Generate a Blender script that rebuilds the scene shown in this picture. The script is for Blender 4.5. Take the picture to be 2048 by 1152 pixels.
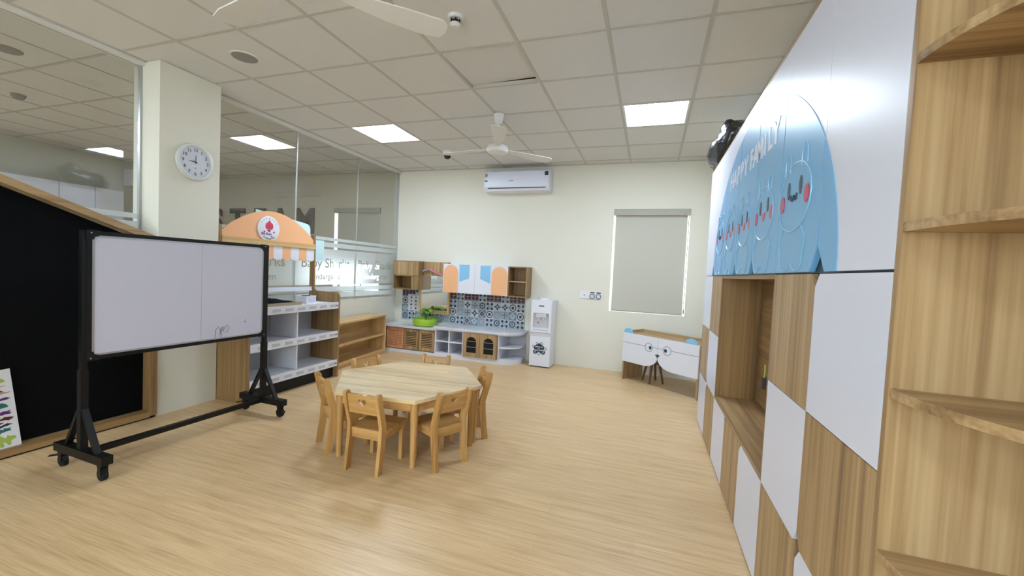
import bpy, bmesh, math, random
from mathutils import Vector, Matrix
random.seed(7)
for o in list(bpy.data.objects): bpy.data.objects.remove(o)
SC = bpy.context.scene
COL = SC.collection
PI = math.pi
# ------------------------------------------------------------------ camera
F, YAW, PITCH, ROLL, CAMZ = 824.915, -0.321859, -0.040227, 0.046618, 1.321
def cam_axes():
    cy, sy = math.cos(YAW), math.sin(YAW)
    f = Vector((sy*math.cos(PITCH), cy*math.cos(PITCH), math.sin(PITCH)))
    r0 = Vector((cy, -sy, 0)); u0 = r0.cross(f)
    r = math.cos(ROLL)*r0 + math.sin(ROLL)*u0
    u = -math.sin(ROLL)*r0 + math.cos(ROLL)*u0
    return r, u, f
r, u, f = cam_axes()
cd = bpy.data.cameras.new('camera'); cam = bpy.data.objects.new('camera', cd); COL.objects.link(cam)
cd.sensor_width = 36; cd.lens = F/2048*36; cd.clip_start = .02; cd.clip_end = 200
cam.matrix_world = Matrix(((r.x, u.x, -f.x, 0), (r.y, u.y, -f.y, 0), (r.z, u.z, -f.z, CAMZ), (0, 0, 0, 1)))
SC.camera = cam
# ------------------------------------------------------------------ world, exposure
W = bpy.data.worlds.new('world'); SC.world = W; W.use_nodes = True
W.node_tree.nodes['Background'].inputs[0].default_value = (.86, .95, 1.0, 1)
W.node_tree.nodes['Background'].inputs[1].default_value = 10.0
VS = SC.view_settings
VS.view_transform = 'Standard'; VS.look = 'None'; VS.gamma = 1; VS.use_curve_mapping = False
VS.exposure = 0.0
LAMP_POWER = 47.0
# ------------------------------------------------------------------ room dimensions
XL, XR, YB, YN, ZC = -3.99, .80, 5.871, -2.9, 2.867
XCOL = -3.777                      # column face
XF = -8.5                          # far wall of the adjoining room

# ------------------------------------------------------------------ materials
def rgb(h):
    h = h.lstrip('#'); v = [int(h[i:i+2], 16)/255 for i in (0, 2, 4)]
    return tuple((c/12.92 if c <= .04045 else ((c+.055)/1.055)**2.4) for c in v) + (1,)
MATS = {}
def base_mat(name):
    m = bpy.data.materials.new(name); m.use_nodes = True; MATS[name] = m
    return m, m.node_tree.nodes, m.node_tree.links, m.node_tree.nodes['Principled BSDF']
def plain(name, col, rough=.5, spec=.5, metal=0, coat=0, bump=0, bscale=60, var=0, vscale=3, coatr=.05):
    m, N, L, p = base_mat(name)
    c = rgb(col)
    p.inputs['Base Color'].default_value = c
    p.inputs['Roughness'].default_value = rough
    p.inputs['Specular IOR Level'].default_value = spec
    p.inputs['Metallic'].default_value = metal
    p.inputs['Coat Weight'].default_value = coat
    p.inputs['Coat Roughness'].default_value = coatr
    if var or bump:
        tc = N.new('ShaderNodeTexCoord')
    if var:
        n = N.new('ShaderNodeTexNoise'); n.inputs['Scale'].default_value = vscale; n.inputs['Detail'].default_value = 4
        L.new(tc.outputs['Object'], n.inputs['Vector'])
        cr = N.new('ShaderNodeValToRGB')
        cr.color_ramp.elements[0].position = .3; cr.color_ramp.elements[1].position = .7
        cr.color_ramp.elements[0].color = tuple(x*(1-var) for x in c[:3]) + (1,)
        cr.color_ramp.elements[1].color = tuple(min(1, x*(1+var)) for x in c[:3]) + (1,)
        L.new(n.outputs['Fac'], cr.inputs['Fac']); L.new(cr.outputs['Color'], p.inputs['Base Color'])
    if bump:
        n2 = N.new('ShaderNodeTexNoise'); n2.inputs['Scale'].default_value = bscale; n2.inputs['Detail'].default_value = 3
        L.new(tc.outputs['Object'], n2.inputs['Vector'])
        b = N.new('ShaderNodeBump'); b.inputs['Strength'].default_value = bump; b.inputs['Distance'].default_value = .002
        L.new(n2.outputs['Fac'], b.inputs['Height']); L.new(b.outputs['Normal'], p.inputs['Normal'])
    return m
def wood(name, dark, mid, light, axis='z', across=16, along=.7, rough=.45, spec=.4, fine=70, block=None, wf=.35):
    m, N, L, p = base_mat(name)
    tc = N.new('ShaderNodeTexCoord')
    def mapped(a, l):
        mp = N.new('ShaderNodeMapping')
        s = {'x': (l, a, a), 'y': (a, l, a), 'z': (a, a, l)}[axis]
        mp.inputs['Scale'].default_value = s; L.new(tc.outputs['Object'], mp.inputs['Vector']); return mp
    n1 = N.new('ShaderNodeTexNoise'); n1.inputs['Scale'].default_value = 1; n1.inputs['Detail'].default_value = 5
    n1.inputs['Distortion'].default_value = .6
    L.new(mapped(across, along).outputs[0], n1.inputs['Vector'])
    n2 = N.new('ShaderNodeTexNoise'); n2.inputs['Scale'].default_value = 1; n2.inputs['Detail'].default_value = 3
    L.new(mapped(fine, along*3).outputs[0], n2.inputs['Vector'])
    ma = N.new('ShaderNodeMath'); ma.operation = 'MULTIPLY_ADD'; ma.inputs[1].default_value = wf
    L.new(n2.outputs['Fac'], ma.inputs[0]); 
    mb = N.new('ShaderNodeMath'); mb.operation = 'MULTIPLY'; mb.inputs[1].default_value = 1-wf
    L.new(n1.outputs['Fac'], mb.inputs[0]); L.new(mb.outputs[0], ma.inputs[2])
    cr = N.new('ShaderNodeValToRGB'); e = cr.color_ramp.elements
    e[0].position = .33; e[0].color = rgb(dark); e[1].position = .68; e[1].color = rgb(light)
    k = e.new(.5); k.color = rgb(mid)
    L.new(ma.outputs[0], cr.inputs['Fac'])
    out = cr.outputs['Color']
    if block:      # glued staves: a faint value change per stave
        br = N.new('ShaderNodeTexBrick'); br.inputs['Scale'].default_value = 1
        br.inputs['Brick Width'].default_value = block[0]; br.inputs['Row Height'].default_value = block[1]
        br.inputs['Mortar Size'].default_value = block[2] if len(block) > 2 else 0.0
        lo = block[3] if len(block) > 3 else .86
        br.inputs['Color1'].default_value = (lo, lo, lo, 1); br.inputs['Color2'].default_value = (1.02+.3*(1-lo), 1.02+.25*(1-lo), 1.02+.1*(1-lo), 1)
        br.inputs['Mortar'].default_value = (.8, .79, .77, 1)
        br.offset = .37
        L.new(tc.outputs['Object'], br.inputs['Vector'])
        mx = N.new('ShaderNodeMix'); mx.data_type = 'RGBA'; mx.blend_type = 'MULTIPLY'; mx.inputs[0].default_value = 1
        L.new(out, mx.inputs[6]); L.new(br.outputs['Color'], mx.inputs[7]); out = mx.outputs[2]
    L.new(out, p.inputs['Base Color'])
    p.inputs['Roughness'].default_value = rough; p.inputs['Specular IOR Level'].default_value = spec
    b = N.new('ShaderNodeBump'); b.inputs['Strength'].default_value = .12; b.inputs['Distance'].default_value = .001
    L.new(n2.outputs['Fac'], b.inputs['Height']); L.new(b.outputs['Normal'], p.inputs['Normal'])
    return m
def emit(name, col, power):
    m, N, L, p = base_mat(name)
    N.remove(p); e = N.new('ShaderNodeEmission'); e.inputs[0].default_value = col + (1,); e.inputs[1].default_value = power
    L.new(e.outputs[0], N['Material Output'].inputs[0]); return m
def glass(name, tint, gloss=1.0):
    m, N, L, p = base_mat(name); N.remove(p)
    t = N.new('ShaderNodeBsdfTransparent'); t.inputs[0].default_value = tint + (1,)
    g = N.new('ShaderNodeBsdfGlossy'); g.inputs['Roughness'].default_value = .02; g.inputs[0].default_value = (1, 1, 1, 1)
    fr = N.new('ShaderNodeFresnel'); ge = N.new('ShaderNodeNewGeometry')
    io = N.new('ShaderNodeMapRange'); io.inputs[3].default_value = 1.45; io.inputs[4].default_value = 1/1.45     # same reflectance from both faces of a thin pane
    L.new(ge.outputs['Backfacing'], io.inputs[0]); L.new(io.outputs[0], fr.inputs['IOR'])
    mm = N.new('ShaderNodeMath'); mm.operation = 'MULTIPLY'; mm.inputs[1].default_value = gloss; L.new(fr.outputs[0], mm.inputs[0])
    mx = N.new('ShaderNodeMixShader'); L.new(mm.outputs[0], mx.inputs[0]); L.new(t.outputs[0], mx.inputs[1]); L.new(g.outputs[0], mx.inputs[2])
    L.new(mx.outputs[0], N['Material Output'].inputs[0]); return m
def film(name, col, clear):
    m, N, L, p = base_mat(name); N.remove(p)
    d = N.new('ShaderNodeBsdfDiffuse'); d.inputs[0].default_value = col + (1,)
    t = N.new('ShaderNodeBsdfTranslucent'); t.inputs[0].default_value = col + (1,)
    tr = N.new('ShaderNodeBsdfRefraction'); tr.inputs[0].default_value = (.95, .98, 1, 1); tr.inputs['IOR'].default_value = 1.25; tr.inputs['Roughness'].default_value = .55
    a = N.new('ShaderNodeMixShader'); a.inputs[0].default_value = .5; L.new(d.outputs[0], a.inputs[1]); L.new(t.outputs[0], a.inputs[2])
    b = N.new('ShaderNodeMixShader'); b.inputs[0].default_value = clear; L.new(a.outputs[0], b.inputs[1]); L.new(tr.outputs[0], b.inputs[2])
    L.new(b.outputs[0], N['Material Output'].inputs[0]); return m

plain('wall', '#dddbcf', .75, .25, bump=.1, bscale=180)
plain('wall_adj', '#cfccbf', .8, .2)
plain('ceil_tile', '#d6d5d3', .9, .1, bump=.35, bscale=420, var=.03, vscale=120)
plain('ceil_bar', '#bdbab3', .6, .3)
plain('plenum', '#2a2a2c', .9, .1)
wood('floor', '#ba9b70', '#d3b387', '#e0c39a', 'x', 34, 1.6, .36, .5, 170, (1.25, .155, .0005, .96), wf=.55)
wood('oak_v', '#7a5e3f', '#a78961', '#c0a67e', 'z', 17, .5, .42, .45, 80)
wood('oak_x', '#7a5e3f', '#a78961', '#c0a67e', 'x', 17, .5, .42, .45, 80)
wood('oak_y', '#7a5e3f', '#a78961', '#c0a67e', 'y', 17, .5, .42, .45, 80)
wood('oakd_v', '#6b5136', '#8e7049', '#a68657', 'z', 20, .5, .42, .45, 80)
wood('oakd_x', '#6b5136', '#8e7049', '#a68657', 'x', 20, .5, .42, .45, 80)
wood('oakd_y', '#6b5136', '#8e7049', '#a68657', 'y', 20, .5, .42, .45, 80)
wood('rub_x', '#c2a67b', '#dec59b', '#ecd9b6', 'x', 14, .8, .33, .5, 60, (.34, .06))
wood('rub_v', '#9d743f', '#bd9157', '#d0a76d', 'z', 14, .8, .36, .5, 60)
wood('rub_h', '#9d743f', '#bd9157', '#d0a76d', 'x', 14, .8, .36, .5, 60)
wood('beech_v', '#b18c5c', '#c9a672', '#d9bb8b', 'z', 14, .8, .4, .45, 60)
wood('beech_y', '#b18c5c', '#c9a672', '#d9bb8b', 'y', 14, .8, .4, .45, 60)
plain('white_gloss', '#dce1f4', .35, .45, coat=.2, coatr=.28)
plain('white', '#dcdee8', .4, .45)
plain('white_mat', '#dcdcdc', .6, .35)
plain('grey_in', '#b9bbc0', .5, .4)
plain('blue', '#6fb0e2', .35, .4, coat=.2, coatr=.28)
plain('blue_groove', '#86bde4', .3, .5, coat=.4)
plain('blue_flat', '#86bfe4', .45, .4)
plain('eye', '#2c4256', .35, .5)
plain('cheek', '#c0486a', .3, .5)
plain('orange', '#eab185', .42, .4)
plain('orange_d', '#d79a70', .45, .4)
plain('pale_blue', '#c5e3e8', .4, .4)
plain('black_metal', '#0a0b0d', .45, .35)
plain('black', '#08090b', .55, .4)
plain('chalk_black', '#040508', .7, .12, var=.2, vscale=4)
plain('rubber', '#17181a', .7, .3)
plain('wb', '#c6c6da', .28, .5)
plain('alu', '#b9bcc0', .35, .5, metal=.7)
plain('chrome', '#c4c8cc', .18, .5, metal=1)
plain('scribble', '#6f6f7c', .6, .3)
plain('clock_face', '#c9ccd9', .3, .4)
plain('clock_rim', '#d5dad9', .35, .5)
plain('ink', '#33363f', .5, .3)
plain('ink_light', '#8c8f97', .5, .3)
plain('letter_brown', '#6b6359', .7, .2, var=.25, vscale=14)
plain('blind', '#bfbeb4', .85, .15, bump=.1, bscale=300)
plain('blind_rail', '#a5a196', .5, .4)
plain('frame_white', '#dcdcd8', .4, .4)
plain('red', '#c9405c', .5, .3)
plain('maroon', '#5c1f2a', .5, .3)
plain('green', '#9cc23a', .4, .45)
plain('leaf', '#7cae4a', .5, .3, var=.3, vscale=25)
plain('stem', '#4d7a2c', .6, .3)
plain('grey_roof', '#8f989e', .5, .3)
plain('pink_roof', '#cd8288', .5, .3)
plain('brown_leg', '#6a4128', .45, .4)
plain('worktop', '#d4d7de', .15, .5, coat=.4)
plain('bag', '#15181f', .2, .6, coat=.5)
plain('navy', '#27323f', .5, .3)
plain('tile_bg', '#98a3ae', .35, .5)
plain('tile_white', '#bdc4cc', .35, .5)
plain('tile_navy', '#2f3a49', .35, .5)
plain('tile_blue', '#6d8798', .35, .5)
plain('tile_maroon', '#4b3038', .35, .5)
plain('tile_grey', '#7c7b84', .35, .5)
plain('grout', '#c3c6c8', .8, .2)
plain('vent_grey', '#8f8d89', .7, .2)
plain('paint_green', '#9db352', .7, .2); plain('paint_purple', '#5b2f6e', .7, .2)
plain('paint_teal', '#2f6a6a', .7, .2); plain('paint_navy', '#2b2c44', .7, .2); plain('paint_rose', '#b98a7c', .7, .2)
plain('paper', '#d6d7dc', .7, .2)
plain('cloth', '#17171a', .9, .1)
plain('tray', '#a08d72', .5, .3)
plain('disp_panel', '#c9c6cf', .35, .4)
plain('foliage_far', '#7f9d58', .9, .1, var=.3, vscale=6)
plain('ground_far', '#8d9478', .9, .1)
emit('lamp', (.76, .87, 1.0), LAMP_POWER)
glass('glass', (.87, .885, .885), 1.0)
glass('glass_clear', (.95, .97, .97), .8)
film('frost', (.9, .95, .97), .35)
m_, N_, L_, p_ = base_mat('mirror'); p_.inputs['Metallic'].default_value = 1; p_.inputs['Roughness'].default_value = .03; p_.inputs['Base Color'].default_value = (.86, .88, .88, 1)
def mat(n): return MATS[n]

# ------------------------------------------------------------------ mesh helpers
class MB:
    def __init__(s): s.bm = bmesh.new(); s.mi = 0
    def m(s, i): s.mi = i; return s
    def face(s, vs):
        try: fc = s.bm.faces.new(vs); fc.material_index = s.mi; return fc
        except ValueError: return None
    def box(s, x0, x1, y0, y1, z0, z1):
        v = [s.bm.verts.new((x, y, z)) for z in (min(z0, z1), max(z0, z1)) for y in (min(y0, y1), max(y0, y1)) for x in (min(x0, x1), max(x0, x1))]
        for q in ((0, 2, 3, 1), (4, 5, 7, 6), (0, 1, 5, 4), (2, 6, 7, 3), (0, 4, 6, 2), (1, 3, 7, 5)): s.face([v[i] for i in q])
        return s
    def prism(s, pts, fr, d):          # polygon (u,v) on frame fr=(origin,u,v), extruded by d along its normal
        o, uu, vv = (Vector(a) for a in fr); n = uu.cross(vv)
        a = [s.bm.verts.new(o+uu*p+vv*q) for p, q in pts]; b = [s.bm.verts.new(o+uu*p+vv*q+n*d) for p, q in pts]
        k = len(pts)
        s.face(b); s.face(a[::-1])
        for i in range(k): s.face([a[i], a[(i+1) % k], b[(i+1) % k], b[i]])
        return s
    def bar(s, p0, p1, w, h, up=(0, 0, 1)):
        p0 = Vector(p0); p1 = Vector(p1); d = (p1-p0).normalized(); a = d.cross(Vector(up))
        if a.length < 1e-5: a = d.cross(Vector((1, 0, 0)))
        a.normalize(); b = a.cross(d)
        A = [s.bm.verts.new(p0+a*i*w/2+b*j*h/2) for i, j in ((-1, -1), (1, -1), (1, 1), (-1, 1))]
        B = [s.bm.verts.new(p1+a*i*w/2+b*j*h/2) for i, j in ((-1, -1), (1, -1), (1, 1), (-1, 1))]
        s.face(A[::-1]); s.face(B)
        for i in range(4): s.face([A[i], A[(i+1) % 4], B[(i+1) % 4], B[i]])
        return s
    def cyl(s, p0, p1, r0, r1=None, n=16):
        if r1 is None: r1 = r0
        p0 = Vector(p0); p1 = Vector(p1); d = (p1-p0).normalized()
        a = d.orthogonal().normalized(); b = d.cross(a)
        A = [s.bm.verts.new(p0+(a*math.cos(t)+b*math.sin(t))*r0) for t in [2*PI*i/n for i in range(n)]]
        B = [s.bm.verts.new(p1+(a*math.cos(t)+b*math.sin(t))*r1) for t in [2*PI*i/n for i in range(n)]]
        s.face(A[::-1]); s.face(B)
        for i in range(n): s.face([A[i], A[(i+1) % n], B[(i+1) % n], B[i]])
        return s
    def lathe(s, prof, fr=((0, 0, 0), (1, 0, 0), (0, 1, 0)), n=32):   # prof: (radius, height along normal)
        o, uu, vv = (Vector(a) for a in fr); nn = uu.cross(vv); rings = []
        for rr, h in prof:
            if rr < 1e-6: rings.append([s.bm.verts.new(o+nn*h)])
            else: rings.append([s.bm.verts.new(o+nn*h+(uu*math.cos(2*PI*i/n)+vv*math.sin(2*PI*i/n))*rr) for i in range(n)])
        for A, B in zip(rings, rings[1:]):
            for i in range(n):
                j = (i+1) % n
                if len(A) == 1 and len(B) == 1: continue
                if len(A) == 1: s.face([A[0], B[j], B[i]])
                elif len(B) == 1: s.face([A[i], A[j], B[0]])
                else: s.face([A[i], A[j], B[j], B[i]])
        return s
    def tube(s, pts, r, n=6, closed=False):
        pts = [Vector(p) for p in pts]; rings = []; k = len(pts)
        for i, p in enumerate(pts):
            a = pts[(i-1) % k] if (closed or i > 0) else p; b = pts[(i+1) % k] if (closed or i < k-1) else p
            d = (b-a).normalized(); x = d.orthogonal().normalized() if i == 0 else (px-d*px.dot(d)).normalized()
            px = x; y = d.cross(x)
            rings.append([s.bm.verts.new(p+(x*math.cos(2*PI*q/n)+y*math.sin(2*PI*q/n))*r) for q in range(n)])
        rng = range(k) if closed else range(k-1)
        for i in rng:
            A = rings[i]; B = rings[(i+1) % k]
            for q in range(n): s.face([A[q], A[(q+1) % n], B[(q+1) % n], B[q]])
        if not closed: s.face(rings[0][::-1]); s.face(rings[-1])
        return s
    def mesh(s, me, mtx=None, mi=None):
        n0 = len(s.bm.faces); nv = len(s.bm.verts)
        s.bm.from_mesh(me); s.bm.verts.ensure_lookup_table(); s.bm.faces.ensure_lookup_table()
        if mtx is not None: bmesh.ops.transform(s.bm, matrix=mtx, verts=s.bm.verts[nv:])
        for fc in s.bm.faces[n0:]: fc.material_index = s.mi if mi is None else mi
        return s
    def build(s, name, mats, parent=None, bevel=0, smooth=True, seg=1):
        if bevel:
            es = [e for e in s.bm.edges if len(e.link_faces) == 2 and e.calc_face_angle(0) > .5]
            bmesh.ops.bevel(s.bm, geom=es, offset=bevel, segments=seg, affect='EDGES', profile=.5, clamp_overlap=True)
        bmesh.ops.recalc_face_normals(s.bm, faces=s.bm.faces)
        me = bpy.data.meshes.new(name); s.bm.to_mesh(me); s.bm.free()
        for q in ([mats] if isinstance(mats, str) else mats): me.materials.append(mat(q))
        if smooth:
            me.shade_smooth(); me.set_sharp_from_angle(angle=math.radians(38))
        return link(name, me, parent)
def link(name, me, parent=None):
    o = bpy.data.objects.new(name, me); COL.objects.link(o)
    if parent: o.parent = parent
    return o
def thing(name, label, cat, loc=(0, 0, 0), rz=0, group=None):
    o = bpy.data.objects.new(name, None); COL.objects.link(o); o.empty_display_size = .1
    o.location = loc; o.rotation_euler = (0, 0, rz)
    return tag(o, label, cat, group)
def tag(o, label, cat, group=None):
    o['label'] = label; o['category'] = cat
    if group: o['group'] = group
    return o
def struct(o): o['kind'] = 'structure'; return o
def copy_tree(o, parent=None):
    c = o.copy(); COL.objects.link(c); c.parent = parent
    for ch in list(o.children): copy_tree(ch, c)
    return c
def FL(x, y=0, z=0): return ((x, y, z), (0, 1, 0), (0, 0, 1))     # faces +x (seen from the room on the left wall)
def FB(y, x=0, z=0): return ((x, y, z), (1, 0, 0), (0, 0, 1))     # faces -y (back wall)
def FR(x, y=0, z=0): return ((x, y, z), (0, -1, 0), (0, 0, 1))    # faces -x (right wall)
def fmat(fr, du=0, dv=0, dn=0):
    o, uu, vv = (Vector(a) for a in fr); n = uu.cross(vv); o = o+uu*du+vv*dv+n*dn
    return Matrix(((uu.x, vv.x, n.x, o.x), (uu.y, vv.y, n.y, o.y), (uu.z, vv.z, n.z, o.z), (0, 0, 0, 1)))
def ell(cx, cy, rx, ry, n=28, a0=0, a1=2*PI):
    return [(cx+rx*math.cos(a0+(a1-a0)*i/n), cy+ry*math.sin(a0+(a1-a0)*i/n)) for i in range(n if abs(a1-a0-2*PI) < 1e-6 else n+1)]
def rect(x0, x1, y0, y1): return [(x0, y0), (x1, y0), (x1, y1), (x0, y1)]
def rrect(x0, x1, y0, y1, r, n=5):
    P = []
    for cx, cy, a in ((x1-r, y0+r, -PI/2), (x1-r, y1-r, 0), (x0+r, y1-r, PI/2), (x0+r, y0+r, PI)):
        P += [(cx+r*math.cos(a+PI/2*i/n), cy+r*math.sin(a+PI/2*i/n)) for i in range(n+1)]
    return P
def eval_curve(cu):
    ob = bpy.data.objects.new('tmp', cu); COL.objects.link(ob)
    dg = bpy.context.evaluated_depsgraph_get(); me = bpy.data.meshes.new_from_object(ob.evaluated_get(dg))
    bpy.data.objects.remove(ob); return me
def plate(loops, depth):          # filled outline with holes, in XY, z from 0 to depth
    cu = bpy.data.curves.new('plate', 'CURVE'); cu.dimensions = '2D'; cu.fill_mode = 'BOTH'; cu.extrude = depth/2
    for lp in loops:
        sp = cu.splines.new('POLY'); sp.points.add(len(lp)-1); sp.use_cyclic_u = True
        for q, (a, b) in zip(sp.points, lp): q.co = (a, b, 0, 1)
    me = eval_curve(cu); me.transform(Matrix.Translation((0, 0, depth/2))); return me
def text_curve(body, size, extr=0, off=0, align='CENTER', spacing=1):
    cu = bpy.data.curves.new('txt', 'FONT'); cu.body = body; cu.size = size; cu.extrude = extr; cu.offset = off
    cu.align_x = align; cu.align_y = 'CENTER'; cu.space_character = spacing; cu.resolution_u = 4
    return cu
def text_mesh(body, size, extr=.0005, off=0, align='CENTER', sx=1, spacing=1):
    me = eval_curve(text_curve(body, size, extr, off, align, spacing)); me.transform(Matrix.Diagonal((sx, 1, 1, 1))); return me
def ramp_clip(poly, lo, hi):      # clip polygon to lo<=u<=hi
    def half(P, val, sgn):
        out = []
        for i in range(len(P)):
            a = P[i]; b = P[(i+1) % len(P)]; da = sgn*(a[0]-val); db = sgn*(b[0]-val)
            if da >= 0: out.append(a)
            if (da > 0 and db < 0) or (da < 0 and db > 0):
                t = da/(da-db); out.append((val, a[1]+(b[1]-a[1])*t))
        return out
    P = half(poly, lo, 1)
    return half(P, hi, -1) if P else P

# ================================================================== THE SETTING
struct(MB().box(XL-.1, XR+.1, YN-.1, YB+.1, -.1, 0).build('floor', 'floor', smooth=False))
WX0, WX1, WZ0, WZ1 = -.523, .452, .835, 2.245        # window opening
b = MB()
for x0, x1, z0, z1 in ((XL-.08, WX0, 0, 3.1), (WX1, XR+.12, 0, 3.1), (WX0, WX1, 0, WZ0), (WX0, WX1, WZ1, 3.1)): b.box(x0, x1, YB, YB+.2, z0, z1)
struct(b.build('wall_back', 'wall', smooth=False))
struct(MB().box(XR, XR+.12, YN-.1, YB, 0, 3.1).build('wall_right', 'wall', smooth=False))
NX0, NX1, NZ0, NZ1 = -3.0, .45, .85, 2.35            # unseen window added behind the camera for daylight fill
b = MB()
for x0, x1, z0, z1 in ((XL-.08, NX0, 0, 3.1), (NX1, XR, 0, 3.1), (NX0, NX1, 0, NZ0), (NX0, NX1, NZ1, 3.1)): b.box(x0, x1, YN-.2, YN, z0, z1)
struct(b.build('wall_near', 'wall', smooth=False))
win_added = struct(bpy.data.objects.new('window_4', None)); COL.objects.link(win_added)
for x0, x1, z0, z1 in ((NX0, NX0+.04, NZ0, NZ1), (NX1-.04, NX1, NZ0, NZ1), (NX0+.04, NX1-.04, NZ0, NZ0+.04), (NX0+.04, NX1-.04, NZ1-.04, NZ1), (-1.87, -1.83, NZ0+.04, NZ1-.04), (-.72, -.68, NZ0+.04, NZ1-.04)):
    MB().box(x0, x1, YN-.13, YN-.08, z0, z1).build('window_frame', 'frame_white', win_added, smooth=False)
for x0, x1 in ((NX0+.04, -1.87), (-1.83, -.72), (-.68, NX1-.04)): MB().box(x0, x1, YN-.108, YN-.102, NZ0+.04, NZ1-.04).build('pane', 'glass_clear', win_added, smooth=False)
# low wall under the glass
struct(MB().box(XL-.08, XL, YN, YB, 0, .82).build('wall_left', 'wall', smooth=False))
struct(MB().box(XL-.1, XCOL, 2.256, 2.745, 0, ZC).build('wall_column', 'wall', smooth=False, bevel=.003))
# ceiling: dark slab above, tiles in a grid of bars below
ceil = struct(MB().box(XL-.1, XR+.1, YN-.1, YB+.1, 3.02, 3.08).build('ceiling', 'plenum', smooth=False))
GX0, GY0, G = -3.3404, 2.0906, .6
tile_me = None
LAMPS = {(0, 3), (5, 3), (0, -2), (5, -2), (0, -7), (5, -7)}  # rearmost pair, out of view, is added as fill light
def tile_mesh(w, d):
    bb = MB().box(0.012, w-.012, .012, d-.012, 0, .012); o = bb.build('tmp', 'ceil_tile', smooth=False); me = o.data; bpy.data.objects.remove(o); return me
def make_ceiling(root, x0, x1, y0, y1, gx0, gy0, lamps, rows, cols):
    full = tile_mesh(G, G)
    for i in range(*cols):
        for j in range(*rows):
            ax, bx, ay, by = max(gx0+G*i, x0), min(gx0+G*(i+1), x1), max(gy0+G*j, y0), min(gy0+G*(j+1), y1)
            if bx-ax < .03 or by-ay < .03 or (i, j) in lamps: continue
            me = full if (bx-ax > G-.001 and by-ay > G-.001) else tile_mesh(bx-ax, by-ay)
            t = link('ceiling_tile', me, root); t.location = (ax, ay, ZC+.004)
            if root is ceil and (i, j) == (3, 1): t.rotation_euler = (.035, -.028, 0)     # lifted tile with a dark gap
    for i in range(cols[0], cols[1]+1):
        x = gx0+G*i
        if x0 < x < x1: MB().box(x-.012, x+.012, y0, y1, ZC, ZC+.03).build('grid_bar', 'ceil_bar', root, smooth=False)
    for j in range(rows[0], rows[1]+1):
        y = gy0+G*j
        if y0 < y < y1: MB().box(x0, x1, y-.011, y+.011, ZC+.0005, ZC+.029).build('grid_bar', 'ceil_bar', root, smooth=False)
make_ceiling(ceil, XL, XR, YN, YB, GX0, GY0, LAMPS, (-9, 7), (-2, 7))
for k, a in enumerate([(XL, XR, YB-.022, YB), (XR-.022, XR, YN, YB-.022), (XL+.04, XL+.06, YN, YB-.022)]):
    struct(MB().box(*a, ZC-.004, ZC+.03).build('trim_%d' % (k+1), 'ceil_bar', smooth=False))

# window in the back wall
win = struct(bpy.data.objects.new('window_1', None)); COL.objects.link(win)
fr = MB()
for x0, x1, z0, z1 in ((WX0, WX0+.035, WZ0, WZ1), (WX1-.035, WX1, WZ0, WZ1), (WX0+.035, WX1-.035, WZ0, WZ0+.04), (WX0+.035, WX1-.035, WZ1-.04, WZ1), (-.05, -.02, WZ0+.04, WZ1-.04)): fr.box(x0, x1, YB+.14, YB+.18, z0, z1)
fr.build('window_frame', 'frame_white', win, smooth=False)
MB().box(WX0+.035, -.05, YB+.157, YB+.163, WZ0+.04, WZ1-.04).build('pane', 'glass_clear', win, smooth=False)
MB().box(-.02, WX1-.035, YB+.157, YB+.163, WZ0+.04, WZ1-.04).build('pane', 'glass_clear', win, smooth=False)
bl = thing('roller_blind', 'grey fabric roller blind lowered over the window beside the water dispenser wall', 'blind', (-.035, YB+.03, WZ0))
MB().box(-.462, .458, 0, .002, .018, WZ1-WZ0-.05).build('blind_fabric', 'blind', bl, smooth=False)
MB().box(-.487, .487, -.05, .03, WZ1-WZ0-.085, WZ1-WZ0-.005).build('cassette', 'blind_rail', bl, bevel=.006)
MB().box(-.462, .458, -.006, .006, .003, .02).build('bottom_rail', 'blind_rail', bl, bevel=.002)
c = MB(); c.tube([(.472, -.03, WZ1-WZ0-.08), (.472, -.03, .08)], .0025); c.cyl((.472, -.03, .08), (.472, -.03, .03), .006); c.build('pull_cord', 'black', bl)

# glass partition on the left
part = struct(bpy.data.objects.new('window_2', None)); COL.objects.link(part)
ZT = ZC-.03
MB().box(XL-.05, XL+.035, YN, 2.256, ZT, ZC-.001).build('top_rail', 'frame_white', part, smooth=False)
MB().box(XL-.05, XL+.035, 2.745, YB, ZT, ZC-.001).build('top_rail', 'frame_white', part, smooth=False)
MB().box(XL-.02, XL+.006, 2.24, 2.256, .82, ZT).build('edge_channel', 'alu', part, smooth=False)
MB().box(XL-.02, XL+.006, YB-.016, YB-.001, .82, ZT).build('edge_channel', 'alu', part, smooth=False)
PANES = [(YN, -1.4), (-1.4, .42), (.42, 2.24), (2.745, 3.82), (3.82, 4.886), (4.886, YB-.016)]
for a, bb in PANES:
    MB().box(XL-.018, XL-.008, a+.002, bb-.002, .82, ZT).build('pane', 'glass', part, smooth=False)
for y in (-1.4, .42, 3.82, 4.886):
    MB().box(XL-.02, XL-.006, y-.004, y+.004, .82, ZT).build('silicone_joint', 'alu', part, smooth=False)
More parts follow.
